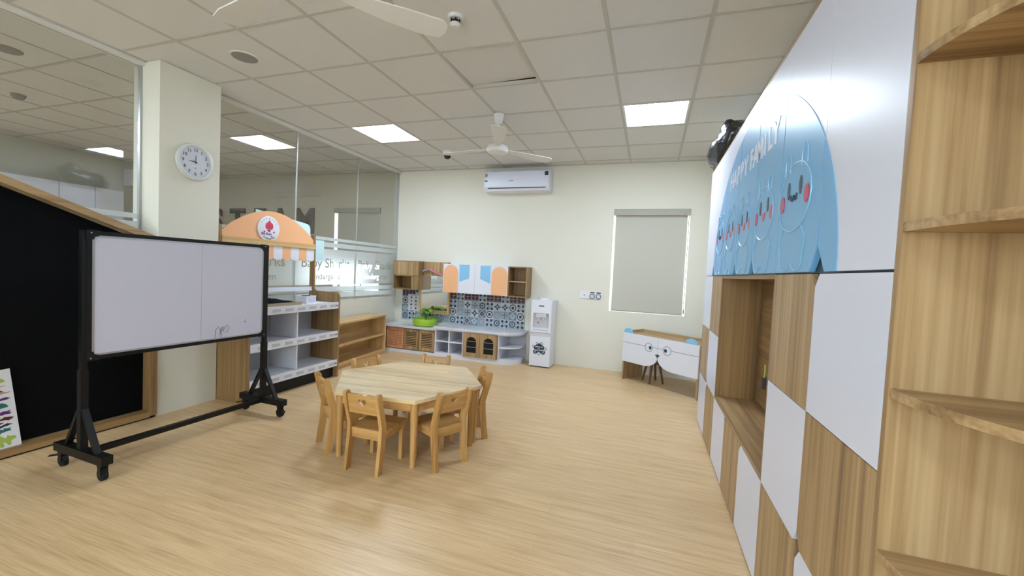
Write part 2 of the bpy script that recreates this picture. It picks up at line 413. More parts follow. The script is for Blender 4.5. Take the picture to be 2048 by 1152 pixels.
# frosted film bands and lettering cut out of the film
def film_with_text(y0, y1, z0, z1, lines):
    loops_cu = bpy.data.curves.new('film', 'CURVE'); loops_cu.dimensions = '2D'; loops_cu.fill_mode = 'BOTH'
    sp = loops_cu.splines.new('POLY'); sp.points.add(3); sp.use_cyclic_u = True
    for q, (a, c_) in zip(sp.points, rect(y0, y1, z0, z1)): q.co = (a, c_, 0, 1)
    for body, size, cy, cz in lines:
        ob = bpy.data.objects.new('tmp_txt', text_curve(body, size, 0, size*.012)); COL.objects.link(ob)
        bpy.context.view_layer.update()
        for q in bpy.context.selected_objects: q.select_set(False)
        ob.select_set(True); bpy.context.view_layer.objects.active = ob
        bpy.ops.object.convert(target='CURVE')
        for s0 in ob.data.splines:
            P = []
            bz = s0.bezier_points; n = len(bz)
            for i in range(n):
                A, B = bz[i], bz[(i+1) % n]
                for t in (0, .25, .5, .75):
                    p = A.co*(1-t)**3+A.handle_right*3*t*(1-t)**2+B.handle_left*3*t*t*(1-t)+B.co*t**3
                    P.append((p.x+cy, p.y+cz))
            s1 = loops_cu.splines.new('POLY'); s1.points.add(len(P)-1); s1.use_cyclic_u = True
            for q, (a, c_) in zip(s1.points, P): q.co = (a, c_, 0, 1)
        bpy.data.objects.remove(ob)
    return eval_curve(loops_cu)
for a, bb in PANES:
    a += .003; bb -= .003
    mid = (a+bb)/2
    me = film_with_text(a, bb, 1.035, 1.50, [('Baby Sharks', .175, mid-.02, 1.31), ('kindergarten', .11, mid, 1.14)])
    f1 = MB().mesh(me, fmat(FL(XL-.006))); f1.build('frosted_film', 'frost', part, smooth=False)
    g = MB()
    for z0, z1 in ((1.525, 1.585), (1.61, 1.65), (.945, 1.01), (.86, .925)): g.box(XL-.0065, XL-.006, a, bb, z0, z1)
    g.build('frosted_stripe', 'frost', part, smooth=False)

# ------------------------------------------------------------------ the adjoining room seen through the glass
struct(MB().box(XF-.1, XL-.08, YN-.1, YB+.1, -.1, 0).build('floor_adjoining', 'floor', smooth=False))
AX0, AX1, AZ0, AZ1 = -5.28, -4.33, .835, 2.28
b = MB()
for x0, x1, z0, z1 in ((XF-.1, AX0, 0, 3.1), (AX1, XL-.08, 0, 3.1), (AX0, AX1, 0, AZ0), (AX0, AX1, AZ1, 3.1)): b.box(x0, x1, YB, YB+.2, z0, z1)
struct(b.build('wall_adjoining_back', 'wall_adj', smooth=False))
struct(MB().box(XF-.1, XF, YN-.1, YB, 0, 3.1).build('wall_adjoining_left', 'wall_adj', smooth=False))
struct(MB().box(XF, XL-.08, YN-.1, YN, 0, 3.1).build('wall_adjoining_near', 'wall_adj', smooth=False))
ceil2 = struct(MB().box(XF-.1, XL-.1, YN-.1, YB+.1, 3.02, 3.08).build('ceiling_adjoining', 'plenum', smooth=False))
AGX = -5.155
LAMPS2 = {(0, -3), (-4, -3), (-2, -6), (-2, -2)}  # unseen panels added to brighten the adjoining room
make_ceiling(ceil2, XF, XL-.08, YN, YB, AGX, GY0, LAMPS2, (-9, 7), (-6, 3))
win = struct(bpy.data.objects.new('window_3', None)); COL.objects.link(win)
fr = MB()
for x0, x1, z0, z1 in ((AX0, AX0+.035, AZ0, AZ1), (AX1-.035, AX1, AZ0, AZ1), (AX0+.035, AX1-.035, AZ0, AZ0+.04), (AX0+.035, AX1-.035, AZ1-.04, AZ1), (-4.82, -4.79, AZ0+.04, AZ1-.04)): fr.box(x0, x1, YB+.14, YB+.18, z0, z1)
fr.build('window_frame', 'frame_white', win, smooth=False)
MB().box(AX0+.035, -4.82, YB+.157, YB+.163, AZ0+.04, AZ1-.04).build('pane', 'glass_clear', win, smooth=False)
MB().box(-4.79, AX1-.035, YB+.157, YB+.163, AZ0+.04, AZ1-.04).build('pane', 'glass_clear', win, smooth=False)
bl = thing('roller_blind', 'half-lowered grey roller blind on the window of the adjoining room', 'blind', (-4.805, YB+.03, AZ0))
MB().box(-.425, .455, 0, .002, .50, AZ1-AZ0-.05).build('blind_fabric', 'blind', bl, smooth=False)
MB().box(-.473, .473, -.05, .03, AZ1-AZ0-.085, AZ1-AZ0-.005).build('cassette', 'blind_rail', bl, bevel=.006)
MB().box(-.425, .455, -.006, .006, .485, .50).build('bottom_rail', 'blind_rail', bl, bevel=.002)
# brown letters S T E A M on the adjoining back wall
for ch, x in zip('STEAM', (-8.1, -7.56, -7.0, -6.5, -5.93)):
    L0 = thing('wall_letter', 'large brown capital letter %s on the back wall behind the glass' % ch, 'letter', (x, YB-.002, 1.79), 0, 'letters on the wall behind the glass')
    me = text_mesh(ch, .62, .012, .018)
    MB().mesh(me, fmat(FB(-.014), 0, .235, 0)).build('letter_board', 'letter_brown', L0)
# white cabinets, air conditioner, detector and vent of the adjoining room
for k, (y0, y1) in enumerate(((2.9, 3.62), (3.62, 4.03), (4.03, 4.40))):
    cb = thing('tall_cabinet', ['white tall cabinet furthest left behind the glass', 'white tall cabinet in the middle of the row behind the glass', 'white tall cabinet at the right end of the row behind the glass'][k], 'cabinet', (XF+.002, y0, 0), 0, 'white cabinets in the adjoining room')
    w = y1-y0
    MB().box(0, .28, .002, w-.002, 0, 2.33).build('body', 'grey_in', cb, smooth=False)
    MB().box(.281, .30, .006, w-.006, .03, 2.32).build('door', 'white', cb, bevel=.003)
ac2 = thing('air_conditioner', 'small white air conditioner high on the far wall of the adjoining room', 'air conditioner', (XF+.002, 4.95, 2.45))
MB().prism(rrect(0, .2, 0, .28, .03), ((0, -.4, 0), (1, 0, 0), (0, 0, 1)), -.8).build('body', 'white', ac2)
MB().box(.201, .205, -.36, .36, .05, .06).build('outlet_slit', 'black', ac2)
sd2 = thing('smoke_detector', 'round smoke detector on the ceiling behind the glass', 'smoke detector', (-6.15, 2.41, ZC+.002))
MB().lathe([(0, -.045), (.03, -.045), (.048, -.025), (.055, 0), (0, 0)]).build('housing', 'vent_grey', sd2)
sp2 = thing('ceiling_speaker', 'round grey ceiling speaker behind the glass near the frame edge', 'speaker', (-4.86, 1.84, ZC+.002))
MB().lathe([(0, -.008), (.085, -.008), (.09, 0), (0, 0)]).build('grille', 'vent_grey', sp2)

# ------------------------------------------------------------------ ceiling lamps
lamp_labels = {(0, 3): 'square LED ceiling panel nearest the glass partition', (5, 3): 'square LED ceiling panel nearest the storage wall',
  (0, -2): 'switched-off square LED ceiling panel over the black house board', (5, -2): 'switched-off square LED ceiling panel over the corner shelves', (0, -7): 'square LED ceiling panel far behind by the glass', (5, -7): 'square LED ceiling panel far behind by the right wall'}
plain('lamp_off', '#dfe2e4', .5, .3)
def lamp(x, y, label, grp, on=True):
    t = thing('ceiling_lamp', label, 'ceiling lamp', (x, y, ZC), 0, grp)
    g = MB(); 
    for a in ((.012, .03, .012, .588), (.57, .588, .012, .588), (.03, .57, .012, .03), (.03, .57, .57, .588)): g.box(*a, .002, .02)
    g.build('frame', 'frame_white', t, smooth=False)
    MB().box(.03, .57, .03, .57, .006, .016).build('diffuser', 'lamp' if on else 'lamp_off', t, smooth=False)
    MB().box(.012, .588, .012, .588, .0205, .04).build('housing', 'white', t, smooth=False)
for (i, j) in sorted(LAMPS): lamp(GX0+G*i, GY0+G*j, lamp_labels[(i, j)], 'LED panels in the classroom ceiling', j != -2)
l2 = {(0, -3): 'LED ceiling panel of the adjoining room nearest the glass', (-4, -3): 'LED ceiling panel of the adjoining room nearest its far wall', (-2, -6): 'LED ceiling panel at the near end of the adjoining room', (-2, -2): 'LED ceiling panel in the middle of the adjoining room'}
for (i, j) in sorted(LAMPS2): lamp(AGX+G*i, GY0+G*j, l2[(i, j)], 'LED panels in the adjoining ceiling')

# ================================================================== CEILING FITTINGS
def fan(x, y, a0, label):
    t = thing('ceiling_fan', label, 'ceiling fan', (x, y, 2.47), 0, 'white ceiling fans')
    MB().lathe([(0, .396), (.055, .396), (.052, .38), (.034, .31), (.02, .30), (0, .30)], n=24).build('canopy', 'white_mat', t)
    MB().cyl((0, 0, .09), (0, 0, .31), .011).build('down_rod', 'white_mat', t)
    MB().lathe([(0, 0), (.06, .004), (.098, .022), (.11, .05), (.098, .078), (.06, .098), (.03, .112), (.018, .12), (0, .12)]).build('motor', 'white_mat', t)
    for k in range(3):
        a = math.radians(a0+120*k); R = Matrix.Rotation(a, 4, 'Z')
        bb = MB(); pr = [(.13, .02), (.2, .045), (.4, .075), (.58, .085), (.68, .07), (.7, .03), (.695, -.03), (.66, -.055), (.5, -.05), (.3, -.035), (.13, -.02)]
        pr = [(q*.94, w) for q, w in pr][::1]
        bb.prism(pr, ((0, 0, .058), (1, 0, 0), (0, 1, -.13)), .006)
        bmesh.ops.transform(bb.bm, matrix=R, verts=bb.bm.verts); bl_ = bb.build('blade', 'white_mat', t)
        ar = MB().bar((.085, 0, .058), (.19, 0, .066), .03, .008); bmesh.ops.transform(ar.bm, matrix=R, verts=ar.bm.verts); ar.build('blade_arm', 'white_mat', bl_)
    return t
fan(-1.51, 3.87, 50, 'white three-blade ceiling fan hanging in front of the air conditioner')
fan(-1.50, 1.43, 47, 'white ceiling fan at the top edge, only its blades in view')
s = thing('ceiling_speaker', 'round grey ceiling speaker near the column', 'speaker', (-3.055, 2.40, ZC+.0045))
MB().lathe([(.086, 0), (.092, -.006), (.102, -.006), (.106, 0), (.086, 0)]).build('trim_ring', 'ceil_tile', s)
MB().lathe([(0, -.004), (.088, -.004), (.088, 0), (0, 0)]).build('grille', 'vent_grey', s)
s = thing('smoke_detector', 'white smoke detector on the ceiling near the top edge', 'smoke detector', (-1.228, 2.338, ZC+.0045))
MB().lathe([(0, -.02), (.045, -.02), (.05, -.012), (.05, 0), (0, 0)]).build('base', 'white_mat', s)
MB().lathe([(0, -.062), (.02, -.062), (.034, -.05), (.034, -.044), (0, -.044)]).build('sensor_cap', 'white_mat', s)
g = MB()
for k in range(6): a = k*PI/3; g.box(-.004, .004, -.004, .004, -.046, -.018); bmesh.ops.translate(g.bm, vec=(.028*math.cos(a), .028*math.sin(a), 0), verts=g.bm.verts[-8:])
g.cyl((0, 0, -.046), (0, 0, -.018), .016); g.build('chamber', 'black', s)
s = thing('security_camera', 'small dome security camera on the ceiling left of the fan', 'camera', (-2.64, 4.952, ZC+.0045))
MB().lathe([(0, -.05), (.05, -.05), (.062, -.03), (.062, 0), (0, 0)]).build('base', 'white_mat', s)
MB().lathe([(0, -.105), (.025, -.1), (.042, -.08), (.045, -.055), (.045, -.05), (0, -.05)]).build('dome', 'black', s)

# ================================================================== LEFT SIDE
# house-shaped black board with wooden frame
XBF = -3.757
hb = thing('house_board', 'house-shaped black board with wooden frame standing against the glass partition', 'board', (XBF, 0, 0))
def roof(y): return 1.763-.357*(y-1.411) if y > .92 else 1.763-.357*(.92-1.411)-.357*(.92-y)
Y0, Y1 = -.41, 2.25
D = .11; fw = .05
pan = [(Y0+.02, .04), (Y1-.02, .04), (Y1-.02, roof(Y1)-.05), (.92, roof(.92)-.05), (Y0+.02, roof(Y0)-.05)]
MB().prism(pan, FL(-D), .02).build('black_panel', 'chalk_black', hb, smooth=False)
MB().box(-D, 0, Y1-fw, Y1, .02, roof(Y1)-.03).build('frame_post', 'oakd_v', hb, smooth=False)
MB().box(-D, 0, Y0, Y0+fw, .02, roof(Y0)-.03).build('frame_post', 'oakd_v', hb, smooth=False)
MB().box(-D, 0, Y0+fw, Y1-fw, .012, .06).build('frame_sill', 'oakd_y', hb, smooth=False)
for ya, yb in ((.92, Y1), (.92, Y0)):
    MB().prism([(ya, roof(ya)), (ya, roof(ya)-.05), (yb, roof(yb)-.05), (yb, roof(yb))] if yb > ya else [(ya, roof(ya)), (yb, roof(yb)), (yb, roof(yb)-.05), (ya, roof(ya)-.05)], FL(-D), D).build('roof_beam', 'oak_y', hb, smooth=False)
MB().box(-D, -.012, Y0+.01, Y1-.01, 0, .012).build('plinth', 'black', hb, smooth=False)
# poster leaning on the board
po = thing('painted_poster', 'white poster with colourful painted lettering leaning on the black board', 'poster', (XBF-.03, 1.497, .0605), 0)
po.rotation_euler = (math.radians(4.5), math.radians(-4), 0)
MB().box(-.004, 0, -.36, 0, 0, .50).build('sheet', 'paper', po, smooth=False)
cols = ['paint_green', 'paint_rose', 'paint_navy', 'paint_rose', 'paint_purple', 'paint_teal', 'paint_purple', 'maroon', 'paint_navy', 'paint_teal', 'paint_green']
zs = [.44, .405, .375, .345, .315, .27, .235, .20, .155, .115, .05]
hs = [.035, .008, .010, .012, .014, .022, .018, .014, .012, .018, .04]
for k in range(11):
    g = MB()
    for q in range(9):
        yc = -.06-.034*q+random.uniform(-.012, .012); zz = zs[k]+random.uniform(-.012, .012)
        blob = [(yc+(.024+random.uniform(-.014, .014))*math.cos(t)*(1.2 if k < 9 else 1), zz+hs[k]*math.sin(t)*random.uniform(.3, 1.15)) for t in [2*PI*i/11 for i in range(11)]]
        g.prism(blob, FL(.0002+.0001*q), .0003)
    g.build('brush_stroke', cols[k], po, smooth=False)

# whiteboard on a wheeled stand
wb = thing('whiteboard', 'whiteboard on a black wheeled metal stand in front of the black house board', 'whiteboard', (-3.15, 1.508, 0), math.radians(-1.9))
WBW = 1.152
BZ0, BZ1 = .675, 1.445
MB().box(-.008, .012, .012, WBW-.012, BZ0+.012, BZ1-.012).build('writing_surface', 'wb', wb, smooth=False)
for a, nm in (((-.014, .018, 0, WBW, BZ1-.024, BZ1), 't'), ((-.014, .018, 0, WBW, BZ0, BZ0+.024), 'b'), ((-.014, .018, -.004, .02, BZ0+.024, BZ1-.024), 'l'), ((-.014, .018, WBW-.02, WBW+.004, BZ0+.024, BZ1-.024), 'r')):
    MB().box(*a).build('frame_rail', 'black_metal', wb, bevel=.003)
for a in ((.012, .015, .02, .032, BZ0+.024, BZ1-.024), (.012, .015, WBW-.03, WBW-.02, BZ0+.024, BZ1-.024), (.012, .015, .032, WBW-.03, BZ1-.036, BZ1-.024), (.012, .015, .032, WBW-.03, BZ0+.024, BZ0+.034)):
    MB().box(*a).build('inner_trim', 'alu', wb, smooth=False)
MB().box(.0121, .0125, WBW*.555, WBW*.555+.0015, BZ0+.03, BZ1-.03).build('board_seam', 'ink_light', wb, smooth=False)
for yy, zz in ((0, BZ0), (WBW, BZ0), (0, BZ1), (WBW, BZ1)):
    sy = 1 if yy == 0 else -1; sz = 1 if zz == BZ0 else -1
    cc = MB().prism([(yy-.006*sy, zz-.004*sz), (yy+.055*sy, zz-.004*sz), (yy+.05*sy, zz+.028*sz), (yy+.03*sy, zz+.035*sz), (yy+.026*sy, zz+.05*sz), (yy-.006*sy, zz+.055*sz)], FL(.0175), .006).build('corner_cap', 'black', wb, bevel=.001)
    MB().cyl((.0235, yy+.012*sy, zz+.012*sz), (.0265, yy+.012*sy, zz+.012*sz), .005, n=10).build('screw', 'chrome', cc)
def scrib(pts, rr=.0016): MB().tube([(.0128, a, z) for a, z in pts], rr, 5).build('marker_scribble', 'scribble', wb)
cx, cz = WBW-.36, BZ0+.085
scrib([(cx-.05, cz-.05), (cx-.045, cz+.01), (cx-.025, cz+.035), (cx-.012, cz+.01), (cx-.015, cz-.03), (cx-.005, cz+.02), (cx+.01, cz+.03), (cx+.012, cz-.01), (cx+.02, cz+.02), (cx+.04, cz+.04), (cx+.055, cz+.015), (cx+.04, cz-.02), (cx+.02, cz-.012)])
scrib([(cx-.005, cz-.055), (cx, cz+.0), (cx+.006, cz+.025)])
scrib([(cx+.17, cz+.05), (cx+.185, cz+.055), (cx+.2, cz+.048)], .001); scrib([(cx+.187, cz+.075), (cx+.19, cz+.04)], .001)
for yy in (-.012, WBW+.012):
    MB().box(-.016, .016, yy-.014, yy+.014, .55, BZ1).build('post', 'black_metal', wb, bevel=.003)
    MB().box(-.02, .02, yy-.018, yy+.018, .1, .62).build('post_sleeve', 'black_metal', wb, bevel=.003)
    MB().box(-.25, .25, yy-.027, yy+.027, .098, .148).build('foot_bar', 'black_metal', wb, bevel=.005)
    for sx in (-1, 1):
        MB().bar((sx*.018, yy, .385), (sx*.155, yy, .14), .022, .03, (0, 1, 0)).build('brace', 'black_metal', wb, bevel=.003)
        w = MB(); ang = .5*sx
        w.cyl((sx*.205, yy-.012, .035), (sx*.205, yy+.012, .035), .035, n=20); wh = w.build('caster_wheel', 'rubber', wb)
        q = MB(); q.box(sx*.205-.016, sx*.205+.016, yy-.018, yy-.013, .03, .085); q.box(sx*.205-.016, sx*.205+.016, yy+.013, yy+.018, .03, .085)
        q.box(sx*.205-.02, sx*.205+.02, yy-.018, yy+.018, .08, .098); q.build('caster_fork', 'black_metal', wh)
        MB().bar((sx*.22, yy-.0, .07), (sx*.285, yy-.03, .058), .022, .006).build('brake_lever', 'rubber', wh)
MB().box(-.018, .018, -.012+.018, WBW+.012-.018, .1, .132).build('cross_bar', 'black_metal', wb, bevel=.003)

# wall clock on the column
ck = thing('wall_clock', 'round white wall clock hanging on the column', 'clock', (XCOL+.001, 2.52, 2.13))
MB().lathe([(.0, .0), (.148, 0), (.156, .012), (.152, .03), (.138, .036), (.128, .028), (.126, .018), (0, .018)], FL(0), 48).build('rim', 'clock_rim', ck)
MB().lathe([(.0, .0205), (.125, .0205), (.125, .0185), (0, .0185)], FL(0), 48).build('dial', 'clock_face', ck)
for h in range(1, 13):
    a = PI/2-h*PI/6; me = text_mesh(str(h), .037, .0004, .0004)
    MB().mesh(me, fmat(FL(.0212), .100*math.cos(a), .100*math.sin(a))).build('numeral', 'ink', ck)
def hand(a, L, w0, name, m_, x):
    a = math.radians(90-a); d = Vector((0, math.cos(a), math.sin(a))); n = Vector((0, -math.sin(a), math.cos(a)))
    o = Vector((x, 0, 0)); P = [o-d*.015-n*w0, o+d*L*.6-n*w0, o+d*L, o+d*L*.6+n*w0, o-d*.015+n*w0]
    MB().prism([(p.y, p.z) for p in P], FL(x), .001).build(name, m_, ck)
hand(273, .058, .003, 'hour_hand', 'ink', .023); hand(0, .07, .0025, 'minute_hand', 'ink', .0245); hand(125, .035, .0012, 'second_hand', 'ink_light', .026)
MB().lathe([(0, .029), (.005, .029), (.005, .021), (0, .021)], FL(0), 12).build('pivot_cap', 'ink', ck)
MB().prism(ell(0, -.05, .006, .004, 8), FL(.0208), .0005).build('maker_mark', 'ink', ck)

# market stall play shelf
SX0, SX1, SY0, SY1 = -3.835, -3.395, 2.752, 3.905
st = thing('market_stall', 'wooden play market stall shelf with orange arched top and striped awning', 'play stall', (SX1, SY0, 0))
SW = SY1-SY0; SD = SX0-SX1            # local: y 0..SW, x SD..0
def side(y):
    return [(SD, 0), (0, 0), (0, .94), (-.012, .972), (-.045, .985), (-.34, .985), (-.36, 1.0), (-.375, 1.03), (-.38, 1.635), (SD, 1.635)]
for y in (0, SW-.022):
    MB().prism(side(y), ((0, y+.022, 0), (1, 0, 0), (0, 0, 1)), .022).build('side_panel', 'oakd_v', st, smooth=False, bevel=.0015)
MB().box(SD+.03, SD+.045, .0225, SW-.0225, .13, .87).build('back_panel', 'grey_in', st, smooth=False)
MB().box(SD+.05, -.03, SW*.5-.008, SW*.5+.008, .206, .46).build('divider', 'white', st, smooth=False)
MB().box(SD+.05, -.03, SW*.5-.008, SW*.5+.008, .536, .80).build('divider', 'white', st, smooth=False)
MB().box(SD+.05, -.06, .023, SW-.023, 0, .12).build('toe_board', 'black', st, smooth=False)
for z in (.13, .465, .80):
    sh = MB().box(SD+.046, -.014, .023, SW-.023, z+.045, z+.065).build('shelf_board', 'white', st, smooth=False)
    lp = MB().box(-.013, 0, .024, SW-.026, z, z+.075).build('front_lip', 'white', st, bevel=.002)
    g = MB()
    for k in range(7): g.box(.0002, .0025, .10+k*.15, .19+k*.15, z+.022, z+.05)
    g.build('label_holder', 'grey_in', lp, bevel=.0008)
    MB().box(.0002, .002, SW-.085, SW-.035, z+.03, z+.042).build('lip_slot', 'ink', lp, smooth=False)
# upper arch at the back of the stall
UX = SD+.03
arch = [(.022, 1.53)] + [(SW-.022, 1.53)] 
top = []
for i in range(25):
    t = i/24; y = SW-.022-(SW-.044)*t; top.append((y, 1.56+.27*max(0, math.sin(PI*(t*.98+.01)))**.85))
MB().prism(arch+top, FL(UX), .018).build('arch_board', 'orange', st, bevel=.002)
MB().prism([(SW*.35, 1.56), (SW-.045, 1.56), (SW-.045, 1.70), (SW-.055, 1.735), (SW-.08, 1.755), (SW-.13, 1.765), (SW*.35, 1.83)], FL(UX-.022), .01).build('pale_board', 'pale_blue', st, bevel=.001)
MB().box(UX-.005, UX+.045, .0225, SW-.0225, 1.473, 1.53).build('beam', 'beech_y', st, bevel=.002)
NS = 10; sw = (SW-.05)/NS
for k in range(NS):
    y0 = .025+k*sw; P = [(y0+sw, 1.472), (y0, 1.472), (y0, 1.35)] + [(y0+sw*(.5-.5*math.cos(PI*i/8)), 1.35-.022*math.sin(PI*i/8)) for i in range(1, 9)]
    MB().prism(P[::-1], FL(UX+.02), .012).build('awning_stripe', 'orange' if k % 2 == 0 else 'white', st, bevel=.001)
MB().box(SD+.02, SD+.045, .0225, SW-.0225, .985, 1.03).build('rear_rail', 'white', st, smooth=False)
# badge on the arch
bd = thing('round_sign', 'round white sign with red emblem on the orange arch of the play stall', 'sign', (SX1+UX+.0185, 3.27, 1.645))
MB().lathe([(0, 0), (.128, 0), (.13, .004), (.128, .012), (.118, .015), (0, .015)], FL(0), 40).build('disc', 'white', bd)
drop = [(0, .098)] + [(.048*math.sin(t)*1.0, .04-.043*math.cos(PI-t) if t > PI/2 else .05+.02*math.cos(t)) for t in [PI*i/10 for i in range(2, 11)]]
drop = [(0.004, .092), (.012, .07), (.04, .05), (.046, .02), (.036, -.004), (0, -.012), (-.036, -.004), (-.046, .02), (-.04, .05), (-.012, .07)]
MB().prism(drop[::-1], FL(.0152), .002).build('emblem_drop', 'red', bd)
MB().prism([(-.03, -.016), (0, -.034), (.02, -.018), (0, -.014)], FL(.0152), .0015).build('emblem_band', 'maroon', bd)
for sy in (-1, 1): MB().prism([(sy*.045, -.03), (sy*.062, -.022), (sy*.068, -.036), (sy*.05, -.044)], FL(.0152), .0015).build('emblem_leaf', 'red', bd)
MB().mesh(text_mesh('Bin Bum', .036, .0004, .0008), fmat(FL(.0155), -.03, -.055)).build('lettering', 'paint_purple', bd)
MB().mesh(text_mesh('ty', .03, .0004, .0005), fmat(FL(.0155), .03, -.078)).build('lettering', 'paint_navy', bd)
kg = 'kindergarten'
g = MB()
for i, ch in enumerate(kg):
    a = math.radians(-125+70*i/(len(kg)-1)); M4 = fmat(FL(.0155), .104*math.cos(a), .104*math.sin(a)) @ Matrix.Rotation(a+PI/2, 4, 'Z')
    g.mesh(text_mesh(ch, .024, .0004, .0005), M4)
g.build('lettering', 'paint_navy', bd)
for i in range(7):
    a = math.radians(35+110*i/6); MB().prism(ell(.106*math.cos(a), .106*math.sin(a), .005, .005, 8), FL(.0152), .001).build('emblem_dot', 'tile_blue', bd)
# tray with black cloth, and a basket on the stall's top shelf
ZS = .8655
tr = thing('wooden_tray', 'wooden tray holding black cloth on the top shelf of the play stall', 'tray', (-3.60, 3.17, ZS))
MB().box(-.12, .12, -.30, .26, 0, .03).build('board', 'tray', tr, bevel=.003)
clo = MB(); n = 14
gv = [[clo.bm.verts.new((-.1+.2*i/n, -.26+.48*j/n, .031+max(0, .05*(1-abs(j/n-.45)*1.9)*(.6+.4*math.sin(i*1.3+j*.9)))*(1 if 0 < i < n else .05))) for j in range(n+1)] for i in range(n+1)]
for i in range(n):
    for j in range(n): clo.face([gv[i][j], gv[i+1][j], gv[i+1][j+1], gv[i][j+1]])
c_ = tag(clo.build('black_cloth', 'cloth'), 'crumpled black cloth lying on the wooden tray of the play stall', 'cloth'); c_.location = (-3.60, 3.17, ZS)
bk = thing('plastic_basket', 'small white perforated plastic basket on the top shelf of the play stall', 'basket', (-3.60, 3.60, ZS))
bw, bl_, bh = .16, .13, .075
MB().box(-bw/2, bw/2, -bl_/2, bl_/2, 0, .004).build('bottom', 'white', bk)
def lattice(w, h, nx, ny, d, bd_=.012):
    loops = [rect(-w/2, w/2, 0, h)]
    cw = (w-2*bd_)/nx; chh = (h-2*bd_)/ny
    for i in range(nx):
        for j in range(ny):
            cx = -w/2+bd_+cw*(i+.5); cy = bd_+chh*(j+.5)
            loops.append([(cx-cw*.36, cy), (cx, cy-chh*.36), (cx+cw*.36, cy), (cx, cy+chh*.36)])
    return plate(loops, d)
for fr_, w in ((((bw/2-.003, 0, .004), (0, 1, 0), (0, 0, 1)), bl_), (((-bw/2, 0, .004), (0, 1, 0), (0, 0, 1)), bl_), (((0, -bl_/2+.003, .004), (1, 0, 0), (0, 0, 1)), bw-.006), (((0, bl_/2, .004), (1, 0, 0), (0, 0, 1)), bw-.006)):
    MB().mesh(lattice(w, bh, 6, 4, .003), fmat(fr_)).build('lattice_side', 'white', bk, smooth=False)
g = MB(); g.tube([(-bw/2, -bl_/2, bh+.004), (bw/2, -bl_/2, bh+.004), (bw/2, bl_/2, bh+.004), (-bw/2, bl_/2, bh+.004)], .005, closed=True); g.build('rim', 'white', bk)
for k, (dx, dy, L_, m_) in enumerate(((0, -.03, .05, 'black'), (.02, .035, .03, 'black'), (-.045, .01, .03, 'orange_d'))):
    o = MB().box(-.02, .02, -L_, L_, 0, .03).box(-.014, .014, -L_*.7, L_*.7, .03, .036).build('board_eraser', m_, bevel=.003)
    tag(o, ['longer black eraser block in the white basket', 'shorter black eraser block in the white basket', 'orange-brown block in the white basket'][k], 'eraser'); o.location = (-3.60+dx, 3.60+dy*.6, ZS+.05); o.rotation_euler = (0, 0, 0)
    if k != 0: o.scale = (.7, .55, 1)
    else: o.scale = (.8, .6, 1)
# pale sheet on the glass
o = tag(MB().box(XL-.0055, XL-.0035, 4.02, 4.27, 1.345, 1.60).build('paper_sheet', 'pale_blue', smooth=False), 'pale blue sheet stuck on the glass right of the play stall', 'paper sheet')

# low two-tier wooden shelf
lsx = math.atan2(.13, 1.12)
ls = thing('low_shelf', 'low solid wood two-tier shelf between the play stall and play kitchen', 'shelf', (-3.575, 4.02, 0), lsx)
LW, LD, LH = 1.25, .27, .565
MB().prism([(-LD, 0), (0, 0), (0, LH-.04), (-.02, LH-.012), (-.05, LH), (-LD, LH)], ((0, .022, 0), (1, 0, 0), (0, 0, 1)), .022).build('side_panel', 'beech_v', ls, bevel=.003)
MB().prism([(-LD, 0), (0, 0), (0, LH-.04), (-.02, LH-.012), (-.05, LH), (-LD, LH)], ((0, LW, 0), (1, 0, 0), (0, 0, 1)), .022).build('side_panel', 'beech_v', ls, bevel=.003)
MB().prism(rrect(-LD, .012, -.012, LW+.012, .05), ((0, 0, LH+.0005), (1, 0, 0), (0, 1, 0)), .022).build('top_board', 'beech_y', ls, bevel=.004)
MB().prism(rrect(-LD+.006, -.002, .0225, LW-.0225, .01), ((0, 0, .285), (1, 0, 0), (0, 1, 0)), .02).build('middle_board', 'beech_y', ls, bevel=.003)
MB().prism(rrect(-LD+.006, -.002, .0225, LW-.0225, .01), ((0, 0, .05), (1, 0, 0), (0, 1, 0)), .02).build('bottom_board', 'beech_y', ls, bevel=.003)
MB().box(-LD, -LD+.006, .0225, LW-.0225, .05, LH).build('back_panel', 'beech_y', ls, smooth=False)
MB().box(-.03, -.012, .0225, LW-.0225, 0, .05).build('toe_rail', 'beech_y', ls, smooth=False)

# ================================================================== PLAY KITCHEN ON THE BACK WALL
KY = 5.46            # front plane of the lower units
YW = YB-.003
kl = thing('kitchen_base_cabinet', 'low play kitchen cabinet with orange perforated door and louvred doors', 'cabinet', (-3.90, KY, 0))
KLW = .90
D_ = YW-KY
MB().box(0, KLW, .02, D_, .05, .385).build('carcass', 'oakd_x', kl, smooth=False)
MB().box(-.005, KLW, .0, D_, 0, .045).build('plinth', 'white', kl, bevel=.003)
loops = [rect(0, .29, 0, .31)]
for i in range(10):
    for j in range(10):
        cx, cy = .035+.0244*i, .045+.0244*j; loops.append(rect(cx-.0075, cx+.0075, cy-.0075, cy+.0075))
d1 = MB().mesh(plate(loops, .014), fmat(FB(.018, .06, .06))).build('perforated_door', 'orange_d', kl, smooth=False)
MB().box(.07, .34, .0185, .0195, .075, .36).build('dark_backing', 'maroon', d1, smooth=False)
for x0 in (.36, .63):
    w = .262
    loops = [rect(0, w, 0, .31), rect(.04, w-.04, .05, .265)]
    d1 = MB().mesh(plate(loops, .016), fmat(FB(.018, x0, .06))).build('louvre_door', 'oak_v', kl, smooth=False)
    MB().box(x0+.04, x0+w-.04, .0185, .0195, .11, .325).build('dark_backing', 'black', d1, smooth=False)
    for k in range(8):
        z = .119+.0258*k; MB().box(x0+.0395, x0+w-.0395, .003, .015, z, z+.014).build('slat', 'oak_x', d1, smooth=False)
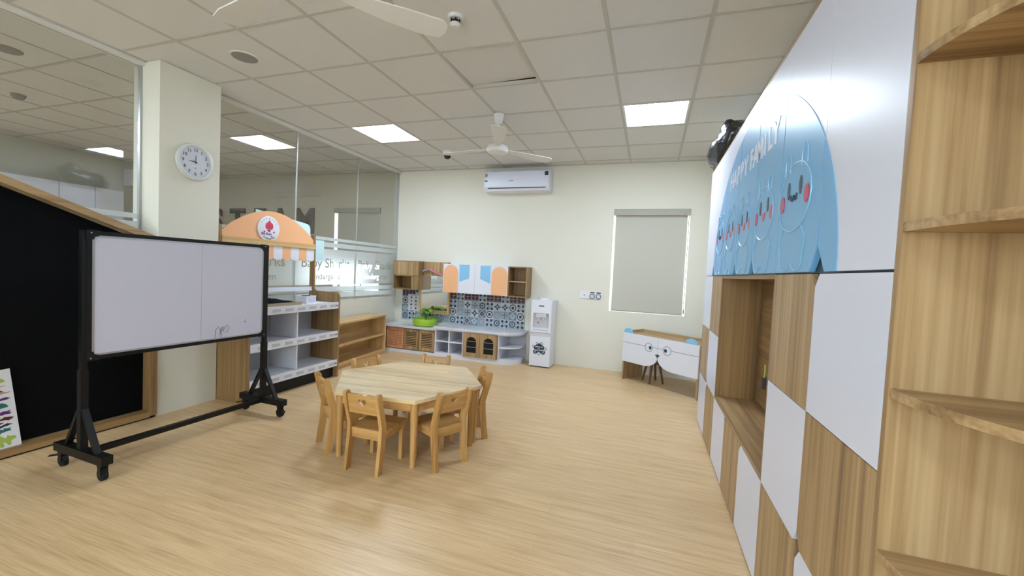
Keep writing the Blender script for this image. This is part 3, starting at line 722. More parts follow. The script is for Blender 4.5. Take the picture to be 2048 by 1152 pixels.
wt = tag(MB().box(-3.915, -2.985, KY-.025, YW, .3855, .42).build('kitchen_worktop', 'worktop', bevel=.006, seg=2), 'glossy white worktop under the green basin, lower of the two', 'worktop')
kr = thing('kitchen_base_cabinet', 'low play kitchen cabinet with white cubbies, arched doors and rounded end', 'cabinet', (-2.985, KY-.03, 0))
KW = 1.29; D2 = YW-KY+.03
def endprof(w, d, r, n=10):      # plan outline with rounded front right corner
    return [(0, 0)] + [(w-r+r*math.sin(PI/2*i/n), r-r*math.cos(PI/2*i/n)) for i in range(n+1)] + [(w, d), (0, d)]
UP = ((0, 0, 0), (1, 0, 0), (0, 1, 0))
def slab(name, m_, parent, z0, z1, prof, bev=0): return MB().prism(prof, ((0, 0, z0), (1, 0, 0), (0, 1, 0)), z1-z0).build(name, m_, parent, bevel=bev)
slab('plinth', 'white', kr, 0, .05, endprof(KW, D2, .28))
slab('bottom_board', 'white', kr, .0505, .068, endprof(KW, D2, .28))
slab('top_board', 'white', kr, .405, .425, endprof(KW, D2, .28))
xs = (0, .225, .45, 1.0)
for x in xs: MB().box(x, x+.018, .004, D2, .0685, .4045).build('upright', 'white', kr, smooth=False)
MB().box(.0185, .2245, .006, D2-.02, .23, .245).build('cubby_shelf', 'white', kr, smooth=False)
MB().box(.2435, .4495, .006, D2-.02, .23, .245).build('cubby_shelf', 'white', kr, smooth=False)
MB().box(.0185, KW, D2-.015, D2, .0685, .4045).build('back_panel', 'grey_in', kr, smooth=False)
slab('end_shelf', 'white', kr, .225, .24, [(1.0185, 0)]+endprof(KW, D2-.016, .28)[1:-1]+[(1.0185, D2-.016)])
for x0 in (.47, .735):
    w = .262; loops = [rect(0, w, 0, .345), [(.055, .06), (w-.055, .06), (w-.055, .22)] + ell(w/2, .22, w/2-.055, .07, 12, 0, PI)[1:] ]
    d1 = MB().mesh(plate(loops, .016), fmat(FB(-.0005, x0, .064))).build('arched_door', 'oak_v', kr, smooth=False)
    MB().box(x0+.05, x0+w-.05, .001, .003, .115, .365).build('dark_pane', 'black', d1, smooth=False)
    for z in (.20, .285): MB().box(x0+.054, x0+w-.054, -.006, .0, z, z+.006).build('wire_bar', 'alu', d1, smooth=False)
wp = thing('kitchen_worktop', 'glossy white worktop with rounded right end above the arched doors', 'worktop', (-3.0, KY-.06, .4255))
slab('top', 'worktop', wp, 0, .035, endprof(KW+.04, YW-KY+.06, .31), .005)
# backsplash tiles
bs = thing('tile_backsplash', 'patterned blue and maroon tile backsplash behind the play kitchen worktop', 'backsplash', (-3.85, YW-.012, .4625))
MB().box(0, 2.116, .004, .012, 0, .495).build('backing', 'grout', bs, smooth=False)
TS = .124
def star(n, r1, r2, a0=0): return [((r1 if i % 2 == 0 else r2)*math.cos(a0+PI*i/n), (r1 if i % 2 == 0 else r2)*math.sin(a0+PI*i/n)) for i in range(2*n)]
def tile_kind(k):
    g = MB(); mats = ['tile_bg', 'tile_navy', 'tile_white', 'tile_blue', 'tile_maroon', 'tile_grey']
    bgm = {0: 2, 1: 0, 2: 0, 3: 2, 4: 5, 5: 3, 6: 0, 7: 2}[k]
    h = TS/2-.002
    g.m(bgm).prism(rect(-h, h, -h, h), FB(.0042), .003)
    lay = [.0043]
    def P(pts, mi): g.m(mi).prism(pts, FB(.0012-.0003*(len(lay))), .0003); lay.append(0)
    s_ = TS
    if k == 0: P(ell(0, 0, .44*s_, .44*s_, 24), 1); P(ell(0, 0, .34*s_, .34*s_, 24), 2); P(ell(0, 0, .18*s_, .18*s_, 20), 4); P(ell(0, 0, .08*s_, .08*s_, 12), 1)
    if k == 1: P(star(8, .44*s_, .2*s_), 5); P(ell(0, 0, .22*s_, .22*s_, 16), 2); P(star(6, .18*s_, .08*s_), 3)
    if k == 2: P(star(4, .47*s_, .1*s_), 1); P(star(4, .3*s_, .08*s_, PI/4), 2); P(ell(0, 0, .07*s_, .07*s_, 12), 1)
    if k == 3: P(star(4, .47*s_, .22*s_), 1); P(star(4, .3*s_, .13*s_, PI/4), 3); P(ell(0, 0, .08*s_, .08*s_, 12), 2)
    if k == 4: P([(.46*s_, 0), (0, .46*s_), (-.46*s_, 0), (0, -.46*s_)], 2); P([(.34*s_, 0), (0, .34*s_), (-.34*s_, 0), (0, -.34*s_)], 1); P(star(4, .24*s_, .1*s_), 5)
    if k == 5: P(ell(0, 0, .42*s_, .42*s_, 4, 0), 2); P(star(4, .3*s_, .2*s_), 0); P(ell(0, .05*s_, .1*s_, .06*s_, 12), 3)
    if k == 6: P(star(12, .44*s_, .32*s_), 1); P(ell(0, 0, .24*s_, .24*s_, 16), 2); P(star(6, .2*s_, .09*s_), 1)
    if k == 7:
        for sx in (-1, 1):
            for sy in (-1, 1): P(ell(sx*.28*s_, sy*.28*s_, .17*s_, .17*s_, 14), 1)
        P(star(4, .42*s_, .12*s_), 3 if k else 3); P(ell(0, 0, .1*s_, .1*s_, 10), 2)
    o = g.build('tmp', mats, smooth=False); me = o.data; bpy.data.objects.remove(o); return me
def tile_kind_maroon():
    g = MB(); mats = ['tile_grey', 'tile_maroon', 'tile_navy', 'tile_white']; h = TS/2-.002; s_ = TS
    g.m(0).prism(rect(-h, h, -h, h), FB(.0042), .003)
    for sx in (-1, 1): g.m(1).prism(ell(sx*.25*s_, 0, .2*s_, .38*s_, 14), FB(.0009), .0003)
    g.m(2).prism(star(4, .4*s_, .1*s_), FB(.0006), .0003); g.m(3).prism(ell(0, 0, .08*s_, .08*s_, 10), FB(.0003), .0003)
    o = g.build('tmp', mats, smooth=False); me = o.data; bpy.data.objects.remove(o); return me
kinds = [tile_kind(k) for k in range(8)]; mar = tile_kind_maroon()
pat = [[6, 7, 5, 6, 7, 5, 1, 6, 7, 4, 5, 1, 7, 6, 7], [5, 0, 1, 2, 3, 4, 0, 0, 1, 2, 3, 4, 0, 1, 2], [0, 7, 3, 2, 3, 1, 5, 7, 1, 3, 2, 6, 7, 3, 3], [-1]*15]
for j in range(4):
    for i in range(17):
        if j == 3: me = mar if (i % 3 != 2) else kinds[7]
        else: me = kinds[pat[j][i % 15]]
        t = link('tile', me, bs); t.location = (TS*(i+.5)+.004, 0, TS*(j+.5)-.0005)
# wall units
def openbox(parent, x0, x1, y0, y1, z0, z1, t=.016, m1='oakd_v', m2='oakd_x', back=True):
    MB().box(x0, x0+t, y0, y1, z0, z1).build('side_panel', m1, parent, smooth=False)
    MB().box(x1-t, x1, y0, y1, z0, z1).build('side_panel', m1, parent, smooth=False)
    MB().box(x0+t, x1-t, y0, y1, z1-t, z1).build('top_board', m2, parent, smooth=False)
    MB().box(x0+t, x1-t, y0, y1, z0, z0+t).build('bottom_board', m2, parent, smooth=False)
    if back: MB().box(x0+t, x1-t, y1-.008, y1, z0+t, z1-t).build('back_panel', m1, parent, smooth=False)
UZ0, UZ1, UY = .962, 1.412, 5.62
UD = YW-UY
u1 = thing('wall_cabinet', 'wooden wall cabinet with open cubby at the left end of the play kitchen', 'cabinet', (-3.87, UY, UZ0))
UH = UZ1-UZ0
openbox(u1, .0, .46, 0, UD, 0, UH)
MB().box(.0165, .4435, 0, .016, .225, UH-.0165).build('door', 'oak_v', u1, smooth=False)
MB().box(.0165, .4435, .016, UD-.0085, .205, .2245).build('shelf_board', 'oak_x', u1, smooth=False)
MB().box(.335, .351, 0, UD-.0085, .0165, .2045).build('divider', 'oak_v', u1, smooth=False)
MB().box(.3515, .4435, 0, .012, .0165, .2045).build('door', 'oakd_v', u1, smooth=False)
u1b = tag(MB().box(-3.409, -2.995, YW-.09, YW, 1.19, UZ1).build('wall_panel', 'oak_v', smooth=False), 'wooden wall panel above the house-shaped mirror of the play kitchen', 'panel')
# house-shaped mirror
mr = thing('house_mirror', 'house-shaped mirror with wooden frame and little roof behind the green basin', 'mirror', (-3.50, YW-.05, .595))
MW, MH = .54, .5
MB().prism([(.02, .05), (MW-.02, .05), (MW-.02, .60), (.30, .665), (.02, .58)], FB(0, 0, 0), .006).build('mirror_glass', 'mirror', mr, smooth=False)
MB().box(0, .03, -.02, .02, 0, .40).build('frame_post', 'beech_v', mr, bevel=.002)
MB().box(MW-.03, MW, -.02, .02, 0, .36).build('frame_post', 'beech_v', mr, bevel=.002)
MB().box(.03, MW-.03, -.03, .02, 0, .05).build('frame_sill', 'oak_x', mr, bevel=.002)
MB().bar((-.12, -.045, .60), (.20, -.045, .70), .09, .022, (0, 0, 1)).build('roof_slope', 'grey_roof', mr, bevel=.002)
MB().bar((.20, -.045, .70), (.48, -.045, .60), .09, .022, (0, 0, 1)).build('roof_slope', 'pink_roof', mr, bevel=.002)
u2 = thing('wall_cabinet', 'white wall cabinet with orange arches and blue shapes on four doors', 'cabinet', (-2.985, UY, UZ0))
MB().box(0, 1.04, .018, UD, 0, UH-.02).build('carcass', 'white', u2, smooth=False)
for k in range(4):
    x0 = .26*k
    d1 = MB().box(x0+.001, x0+.259, 0, .017, -.003, UH-.02).build('door', 'white', u2, bevel=.002)
    z1 = UH-.02
    if k in (0, 3):
        P = [(x0+.012, .0), (x0+.248, .0), (x0+.248, z1-.13)] + ell(x0+.13, z1-.13, .118, .115, 16, 0, PI)[1:]
        MB().prism(P, FB(-.0002), .003).build('arch_inlay', 'orange', d1, bevel=.0008)
    else:
        P = [(x0+.012, .165), (x0+.17, .225), (x0+.17, z1-.006), (x0+.012, z1-.006)]
        if k == 2: P = [(x0+.26-(a-x0), c_) for a, c_ in P][::-1]
        MB().prism(P, FB(-.0002), .003).build('blue_inlay', 'blue_flat', d1, bevel=.0008)
u3 = thing('wall_cabinet', 'open two-cubby wooden wall shelf at the right end of the play kitchen', 'cabinet', (-1.943, UY, UZ0))
openbox(u3, 0, .285, 0, UD, -.01, UH-.02)
MB().box(.0165, .2685, .004, UD-.0085, .205, .22).build('shelf_board', 'oak_x', u3, smooth=False)
rl = tag(MB().tube([(-2.93, YW-.045, .905), (-1.76, YW-.045, .905)], .004).tube([(-2.9, YW-.045, .905), (-2.9, YW-.0165, .905)], .003).tube([(-1.8, YW-.045, .905), (-1.8, YW-.0165, .905)], .003).build('utensil_rail', 'chrome'), 'thin metal utensil rail on the patterned tiles', 'rail')
# paper chart on the tiles
pc = thing('paper_chart', 'white paper chart with small pictures taped on the tiles left of the mirror', 'chart', (-3.73, YW-.0165, .61))
MB().box(0, .20, 0, .0006, 0, .265).build('sheet', 'paper', pc, smooth=False)
for j in range(4):
    for i in range(2):
        MB().prism(star(5, .022, .012, i+j), FB(-.0002, .06+.085*i, .04+.058*j), .0004).build('picture', 'ink' if (i+j) % 2 else 'tile_blue', pc, smooth=False)
MB().box(.03, .17, -.0006, -.0002, .245, .253).build('heading', 'ink_light', pc, smooth=False)
# green basin with plant
bz = thing('green_basin', 'round lime-green plastic basin standing on the lower worktop', 'basin', (-3.27, 5.62, .4205))
MB().lathe([(0, 0), (.16, 0), (.178, .012), (.186, .055), (.19, .108), (.188, .114), (.18, .112), (.174, .06), (.165, .02), (0, .018)], n=40).build('bowl', 'green', bz)
pl = thing('leafy_plant', 'small leafy green plant growing in the lime-green basin', 'plant', (-3.22, 5.62, .439))
st_ = MB()
tips = []
for k in range(9):
    a = random.uniform(0, 2*PI); rr = random.uniform(.03, .13); h = random.uniform(.15, .26)
    p0 = Vector((.03*math.cos(a), .03*math.sin(a), 0)); p2 = Vector((rr*math.cos(a), rr*math.sin(a), h)); p1 = (p0+p2)/2+Vector((0, 0, .04))
    st_.tube([p0, p1, p2], .003, 5); tips.append((p1, p2))
st_.build('stem', 'stem', pl)
lf_me = None
bb = MB(); Lp = [(0, 0, 0), (.018, .02, .004), (.02, .045, .002), (0, .075, -.008), (-.02, .045, .002), (-.018, .02, .004), (0, .035, -.004)]
vv = [bb.bm.verts.new(p) for p in Lp]
for i in range(6): bb.face([vv[i], vv[(i+1) % 6], vv[6]])
o = bb.build('tmp', 'leaf'); lf_me = o.data; bpy.data.objects.remove(o)
for p1, p2 in tips:
    for q in range(6):
        l = link('leaf', lf_me, pl); l.location = p1.lerp(p2, .35+.65*q/5); l.rotation_euler = (random.uniform(-.5, .5), random.uniform(-.5, .5), random.uniform(0, 2*PI)); s_ = random.uniform(.7, 1.25); l.scale = (s_, s_, s_)

# water dispenser
wd = thing('water_dispenser', 'white floor-standing water dispenser beside the play kitchen', 'water dispenser', (-1.553, 5.55, 0))
DW, DD = .295, .31
MB().box(0, DW, .02, DD, .012, .94).build('body', 'white', wd, bevel=.012, seg=2)
MB().box(.01, DW-.01, .03, DD-.02, 0, .012).build('base', 'black', wd, smooth=False)
MB().box(.004, DW-.004, 0, .0195, .02, .44).build('lower_door', 'white', wd, bevel=.004)
MB().box(.004, DW-.004, .002, .0195, .442, .49).build('band', 'disp_panel', wd, bevel=.002)
MB().mesh(plate([rect(.004, DW-.004, .492, .935), rrect(.035, DW-.035, .555, .76, .012)], .026), fmat(FB(.0195))).build('front_panel', 'white', wd, bevel=0)
MB().box(.034, DW-.034, .017, .0195, .555, .76).build('niche_back', 'grey_in', wd, smooth=False)
MB().box(.075, DW-.075, -.004, .016, .70, .755).build('tap_housing', 'disp_panel', wd, bevel=.005)
for x in (.115, .18): MB().cyl((x, .004, .70), (x, .004, .668), .009, .007, 12).build('tap', 'white' , wd)
MB().cyl((.105, .0165, .625), (.105, .011, .625), .012, n=14).build('button', 'red', wd)
MB().box(.04, DW-.04, -.018, .016, .535, .556).build('drip_tray', 'white', wd, bevel=.004)
MB().lathe([(0, .028), (.06, .028), (.075, .02), (.08, 0), (0, 0)], ((DW/2, .16, .9405), (1, 0, 0), (0, 1, 0)), 24).build('bottle_socket', 'white', wd)
MB().prism(rrect(DW/2-.04, DW/2+.04, .853, .868, .006), FB(-.0066), .0008).build('logo_bar', 'ink', wd, smooth=False)
sk = thing('round_sticker', 'dark round doodle sticker with white lettering on the water dispenser door', 'sticker', (-1.553+.14, 5.5495, .265))
MB().prism([(.075*math.cos(t)*(1+.07*math.sin(5*t)), .07*math.sin(t)*(1+.07*math.cos(4*t))) for t in [2*PI*i/40 for i in range(40)]], FB(-.0004), .0004).build('print', 'navy', sk, smooth=False)
for cx, cy, rr, m_ in ((-.055, -.05, .03, 'navy'), (.06, -.05, .03, 'navy'), (0, -.07, .026, 'ink_light'), (.09, .0, .022, 'ink_light'), (-.03, .07, .018, 'tile_blue'), (.035, .072, .02, 'tile_blue'), (-.085, .03, .016, 'tile_blue')):
    q = MB().prism(ell(cx, cy, rr, rr, 18), FB(-.0009), .0004).build('print_dot', m_, sk, smooth=False)
    MB().prism(ell(cx, cy, rr*.55, rr*.55, 14), FB(-.0014), .0003).build('print_dot_centre', 'white' if m_ != 'navy' else 'tile_blue', q, smooth=False)
for tx, cy in (('DRINK ALL', .022), ('OF', -.002), ('YOUR WATER', -.024)):
    MB().mesh(text_mesh(tx, .024 if tx != 'OF' else .016, .0002, .0006, sx=.95), fmat(FB(-.0016), 0, cy)).build('lettering', 'white', sk, smooth=False)

# air conditioner
ac = thing('air_conditioner', 'white split air conditioner mounted high on the back wall', 'air conditioner', (-2.40, YB-.001, 2.475))
prof = [(0, 0), (-.12, 0), (-.165, .02), (-.19, .06), (-.20, .12), (-.195, .24), (-.18, .29), (-.15, .312), (0, .312)]
MB().prism([(b_, a_) for a_, b_ in prof], ((0, 0, 0), (0, 0, 1), (0, 1, 0)), -.985).build('body', 'white', ac, bevel=.004)
MB().prism([(b_, a_-.004) for a_, b_ in [(-.175, .062), (-.19, .062), (-.20, .12), (-.195, .24), (-.18, .288), (-.17, .288)]], ((.02, 0, 0), (0, 0, 1), (0, 1, 0)), -.945).build('front_cover', 'white_gloss', ac, bevel=.002)
MB().box(.06, .93, -.194, -.165, .046, .055).build('outlet_slit', 'black', ac, smooth=False)
MB().box(.05, .94, -.178, -.13, .012, .03).build('louvre', 'white', ac, bevel=.003)
MB().box(.012, .05, -.2, -.188, .20, .255).build('sticker', 'vent_grey', ac, smooth=False)
MB().box(.915, .965, -.201, -.188, .215, .27).build('sticker', 'ink', ac, smooth=False)
MB().box(.012, .055, -.2065, -.19, .145, .16).build('display', 'black', ac, smooth=False)
MB().box(.385, .455, -.2052, -.2, .146, .154).build('logo_bar', 'ink_light', ac, smooth=False)

# wall sockets
so = thing('wall_socket', 'white wall socket plate with two round sockets left of the window', 'socket', (-.935, YB-.0005, .988))
MB().prism(rrect(0, .13, 0, .10, .006), FB(0), .01).build('switch_plate', 'white', so, bevel=.002)
MB().box(.058, .066, -.013, -.01, .035, .06).build('rocker', 'ink', so, smooth=False)
MB().prism(rrect(.132, .215, .0, .10, .006), FB(0), .012).build('socket_plate', 'white', so, bevel=.002)
MB().prism(rrect(.22, .31, .0, .10, .006), FB(0), .012).build('socket_plate', 'white', so, bevel=.002)
for x in (.175, .262):
    MB().lathe([(.028, 0), (.036, 0), (.036, .006), (.028, .006), (.028, 0)], FB(-.0122, x, .035), 20).build('socket_ring', 'ink', so)
    MB().lathe([(0, .012), (.012, .012), (.014, 0), (0, 0)], FB(-.0122, x, .035), 16).build('socket_centre', 'white', so)
    MB().box(x-.03, x+.03, -.0145, -.0122, .078, .094).build('timer_display', 'black', so, smooth=False)

# puppy-faced desk in the corner
dk = thing('animal_desk', 'small white desk with bespectacled animal face front in the corner', 'desk', (-.285, 5.492, 0), math.radians(-36))
DKW, DKD, DKH = 1.035, .40, .60
MB().box(0, .022, .012, DKD, 0, DKH-.019).build('side_panel', 'oak_v', dk, smooth=False)
MB().box(DKW-.022, DKW, .012, DKD, 0, DKH-.019).build('side_panel', 'oak_v', dk, smooth=False)
MB().box(0, DKW, .012, DKD, DKH-.0185, DKH).build('desk_top', 'oak_x', dk, smooth=False)
MB().box(.0, .018, .08, DKD, DKH, DKH+.03).build('edge_rail', 'oak_x', dk, smooth=False)
MB().box(.018, DKW, DKD-.018, DKD, DKH, DKH+.03).build('edge_rail', 'oak_x', dk, smooth=False)
def scallop(x0, x1, sgn):
    zb, zt = .245, DKH+.008; mid = DKW*.53; P = []
    if sgn < 0: P = [(x0, zb), (mid-.19, zb)] + [(mid-.19+.19*math.sin(PI/2*i/8), zb+.115*(1-math.cos(PI/2*i/8))) for i in range(1, 9)] + [(mid, zt), (x0, zt)]
    else: P = [(mid, zt), (mid, zb+.115)] + [(mid+.19-.19*math.cos(PI/2*i/8)*1.0, zb+.115*(1-math.sin(PI/2*i/8))) for i in range(1, 9)] + [(x1, zb), (x1, zt)]
    return P
MID = .519
def half(sgn):
    zb, zt = .24, DKH+.008
    arc = [(MID+sgn*.002+sgn*.20*(1-math.cos(PI/2*i/8)), zb+.13-.13*math.sin(PI/2*i/8)) for i in range(9)]
    xe = 0 if sgn < 0 else DKW
    P = [(MID+sgn*.002, zt)] + arc + [(xe, zb), (xe, zt)]
    return P if sgn > 0 else P[::-1]
for sgn in (-1, 1): MB().prism(half(sgn), FB(.0115), .016).build('front_panel', 'white', dk, bevel=.002)
for x in (.075, DKW-.10): MB().prism(ell(x, DKH+.008, .07, .062, 16, 0, PI), FB(.0105), .014).build('ear', 'blue_flat', dk, bevel=.002)
ez = .478
for k, x in enumerate((MID-.125, MID+.125)):
    q = MB().lathe([(.049, 0), (.055, 0), (.055, .002), (.049, .002), (.049, 0)], FB(-.0046, x, ez), 32).build('eyeglass_ring', 'tile_blue', dk)
    MB().prism(ell(x+(.02 if k == 0 else -.02), ez-.002, .02, .022, 18), FB(-.0047), .001).build('pupil', 'eye', q, smooth=False)
for a, b_ in ((.0, MID-.18), (MID-.07, MID+.07), (MID+.18, DKW)): MB().box(a, b_, -.0062, -.0046, ez+.006, ez+.011).build('eyeglass_arm', 'tile_blue', dk, smooth=False)
MB().prism([(MID-.032, .405), (MID, .37), (MID+.032, .405), (MID+.015, .412), (MID-.015, .412)], FB(-.0047), .003).build('nose', 'eye', dk)
sl = thing('low_stool', 'small brown-legged stool tucked under the animal-faced desk', 'stool', (.10, 5.50, 0), .5)
MB().lathe([(0, 0), (.125, 0), (.13, .008), (.125, .022), (0, .024)], ((0, 0, .25), (1, 0, 0), (0, 1, 0)), 28).build('seat', 'brown_leg', sl)
for k in range(4):
    a = PI/4+k*PI/2; MB().cyl((.13*math.cos(a), .13*math.sin(a), 0), (.075*math.cos(a), .075*math.sin(a), .251), .011, .016, 10).build('leg', 'brown_leg', sl)

# ================================================================== STORAGE WALL ON THE RIGHT
RX, RY, RROT = .492, 4.235, .005
CW = .4436; NC = 7
Z1, Z2, Z3, Z4 = .46, .91, 1.36, 2.30
DEP = .275
T = .018
def unit(name, label, loc_y): return thing(name, label, 'cabinet', (RX+math.sin(RROT)*loc_y, RY-loc_y, 0), RROT)
# local frame of a unit: x depth (0 front), y = -(distance towards the camera)
def door(parent, u0, u1, z0, z1, m_, ch=(0, 0, 0, 0), g=.0015, name='door', r=.004):
    a, b_ = u0+g, u1-g; c0, c1, c2, c3 = ch      # chamfers: bottom-far, bottom-near, top-near, top-far
    P = []
    z0 += g; z1 -= g
    P += [(a, z0+c0), (a+c0*.75, z0)] if c0 else [(a, z0)]
    P += [(b_-c1*.75, z0), (b_, z0+c1)] if c1 else [(b_, z0)]
    P += [(b_, z1-c2), (b_-c2*.75, z1)] if c2 else [(b_, z1)]
    P += [(a+c3*.75, z1), (a, z1-c3)] if c3 else [(a, z1)]
    return MB().prism(P, FR(T), T).build(name, m_, parent, bevel=.0025, seg=2)
def carcass(parent, u0, u1, z0, z1, m_='black'):  # blackened body puts shade into door gaps and finger notches
    MB().box(T+.002, DEP, -u1, -u0, z0, z1).build('carcass', m_, parent, smooth=False)
CH = .042
# far lower unit (two columns)
ua = unit('storage_cabinet', 'far low section of the storage wall with white and wood checkered doors', 0)
carcass(ua, .013, 2*CW, .012, Z3)
MB().box(T+.002, DEP, -.0125, 0, .012, Z3).build('end_panel', 'oak_v', ua, smooth=False)
for c_ in (0, 1):
    for rw, (z0, z1) in enumerate(((.012, Z1), (Z1, Z2), (Z2, Z3))):
        wht = (c_+rw) % 2 == 0
        ch = [0, 0, 0, 0]
        if rw == 0: ch[2 if c_ == 0 else 3] = CH
        if rw == 1: ch[1 if c_ == 0 else 0] = CH
        door(ua, c_*CW, (c_+1)*CW, z0, z1, 'white_gloss' if wht else 'oak_v', ch)
MB().box(.02, DEP, -2*CW, 0, 0, .0115).build('plinth', 'black', ua, smooth=False)
# middle unit with the open niche (three columns)
ub = unit('storage_cabinet', 'middle section of the storage wall with an open wooden niche', 2*CW)
carcass(ub, 0, 3*CW, .012, Z1)
for c_ in range(3): door(ub, c_*CW, (c_+1)*CW, .012, Z1-(.0 if c_ % 2 == 0 else 0), 'white_gloss' if c_ % 2 == 0 else 'oak_v', [0, 0, CH if c_ == 0 else 0, CH if c_ == 2 else 0])
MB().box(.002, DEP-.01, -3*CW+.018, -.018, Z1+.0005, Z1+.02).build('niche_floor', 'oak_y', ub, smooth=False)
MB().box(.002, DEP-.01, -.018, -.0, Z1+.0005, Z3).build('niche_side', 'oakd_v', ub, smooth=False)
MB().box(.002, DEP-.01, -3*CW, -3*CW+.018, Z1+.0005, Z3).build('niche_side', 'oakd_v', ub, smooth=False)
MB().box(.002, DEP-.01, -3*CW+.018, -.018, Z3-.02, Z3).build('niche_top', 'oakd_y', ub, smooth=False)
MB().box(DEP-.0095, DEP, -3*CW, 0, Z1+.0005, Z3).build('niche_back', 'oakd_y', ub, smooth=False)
MB().box(.02, DEP, -3*CW, 0, 0, .0115).build('plinth', 'black', ub, smooth=False)
# near lower unit
uc = unit('storage_cabinet', 'near low section of the storage wall beside the corner shelves', 5*CW)
carcass(uc, 0, 2*CW, .012, Z3)
for c_ in (0, 1):
    for rw, (z0, z1) in enumerate(((.012, Z1), (Z1, Z2), (Z2, Z3))):
        wht = (c_+rw) % 2 == 1
        ch = [0, 0, 0, 0]
        if rw == 0: ch[2 if c_ == 0 else 3] = CH
        if rw == 1: ch[1 if c_ == 0 else 0] = CH
        if rw == 2: ch[2 if c_ == 0 else 3] = CH
        door(uc, c_*CW, (c_+1)*CW, z0, z1, 'white_gloss' if wht else 'oak_v', ch)
MB().box(.02, DEP, -2*CW, 0, 0, .0115).build('plinth', 'black', uc, smooth=False)
# upper unit: seven white doors with a blue arched mural
uu_ = unit('upper_cabinet', 'upper storage wall cabinet with blue arched mural of animal faces on white doors', 0)
carcass(uu_, .013, NC*CW, Z3+.002, Z4, 'eye')  # dark body colour stands in for shade inside the upper notches
MB().box(T+.002, DEP, -.0125, 0, Z3+.002, Z4).build('end_panel', 'white', uu_, smooth=False)
MB().box(0, DEP, -NC*CW, 0, Z4+.0005, Z4+.012).build('top_board', 'oak_y', uu_, smooth=False)
CU, AU, BU = 4.235-2.61, 1.19, .865
chs = {0: [0, .075, 0, 0], 1: [.075, 0, 0, 0], 2: [0, .075, 0, 0], 3: [.075, .075, 0, 0], 4: [.075, 0, 0, 0], 5: [0, .085, 0, 0], 6: [.085, 0, 0, 0]}
mural = ell(CU, Z3+.006, AU, BU, 60, 0, PI)
faces = {1: .33, 2: .36, 3: .36, 4: .36, 5: .36}
doors = []
for c_ in range(NC):
    a, b_ = c_*CW, (c_+1)*CW
    d1 = door(uu_, a, b_, Z3+.004, Z4, 'white_gloss', chs[c_]); doors.append(d1)
    if 0 < c_ < 6:
        d1.data.materials.append(mat('blue'))
        for pg in d1.data.polygons:
            if pg.center.z < Z3+.10 and abs(pg.normal.x) < .9: pg.material_index = 1
    P = ramp_clip(mural, a+.004, b_-.004)
    if len(P) > 2:
        c0, c1 = chs[c_][0], chs[c_][1]; zb = Z3+.006
        Q = []
        for (x, z) in P:
            if c0 and abs(z-zb) < 1e-4 and x < a+.006: Q += [(x, z+c0*.98), (x+c0*.75, z)]
            elif c1 and abs(z-zb) < 1e-4 and x > b_-.006: Q += [(x-c1*.75, z), (x, z+c1*.98)]
            else: Q.append((x, z))
        # keep the order counter-clockwise
        ar = sum(Q[i][0]*Q[(i+1) % len(Q)][1]-Q[(i+1) % len(Q)][0]*Q[i][1] for i in range(len(Q)))
        if ar < 0: Q = Q[::-1]
        MB().prism(Q, FR(-.0003), .002).build('mural_panel', 'blue', d1, smooth=False)
# animal faces in relief
for k, c_ in enumerate((5, 4, 3, 2, 1)):
    d1 = doors[c_]; cu = c_*CW+CW*.46 if c_ != 5 else c_*CW+CW*.40
    if c_ < 5: cu = 4.235-(2.275, 2.70, 3.115, 3.53)[k-1]
    cz = 1.652; rx, rz = .178, .13
    if k: rx, rz = .16, .125
    def ring(pts, rr=.0032): return MB().tube([(-.0028, -a, z) for a, z in pts], rr, 6, True)
    def line(pts, rr=.003): return MB().tube([(-.0028, -a, z) for a, z in pts], rr, 6)
    ring(ell(cu, cz, rx, rz, 40)).build('face_outline', 'blue_groove', d1)
    for sg in (-1, 1):
        ex = cu+sg*rx*.52; ew = .03
        line([(ex-ew, cz+rz*.80), (ex-ew, cz+rz*1.2), (ex-ew*.6, cz+rz*1.36), (ex, cz+rz*1.42), (ex+ew*.6, cz+rz*1.36), (ex+ew, cz+rz*1.2), (ex+ew, cz+rz*.8)]).build('ear_outline', 'blue_groove', d1)
        MB().prism(ell(cu+sg*.066, cz+.035, .0145, .034, 18), FR(-.0024), .002).build('eye', 'eye', d1)
        MB().prism(ell(cu+sg*.135, cz-.008, .025, .033, 20), FR(-.0024), .0025).build('cheek', 'cheek', d1)
        line(ell(cu+sg*.07, 1.40, .055, .028, 12, PI, 2*PI)).build('paw_outline', 'blue_groove', d1)
        line([(cu+sg*.10, cz-rz*.9), (cu+sg*.15, 1.49), (cu+sg*.125, 1.40)]).build('body_outline', 'blue_groove', d1)
    if k in (0, 4):
        line([(cu-.034, cz+.012), (cu-.03, cz-.006), (cu-.016, cz-.01), (cu, cz+.006), (cu+.016, cz-.01), (cu+.03, cz-.006), (cu+.034, cz+.012)], .005).build('mouth', 'eye', d1)
    else:
        MB().prism([(cu-.03, cz+.008), (cu-.024, cz-.018), (cu, cz-.034), (cu+.024, cz-.018), (cu+.03, cz+.008), (cu, cz+.0)], FR(-.0024), .002).build('mouth', 'cheek', d1)
# raised lettering
def word(txt, ua_, ub_, zc, size):
    n = len(txt)
    for i, ch in enumerate(txt):
        uc_ = ua_+(ub_-ua_)*(i+.5)/n; ci = min(NC-1, int(uc_/CW))
        me = text_mesh(ch, size, .0015, .004)
        MB().mesh(me, fmat(FR(-.0035), uc_, zc)).build('raised_letter', 'white_gloss', doors[ci])
word('HAPPY', 4.235-3.22, 4.235-2.70, 1.995, .15); word('FAMILY', 4.235-2.66, 4.235-2.10, 1.995, .15)
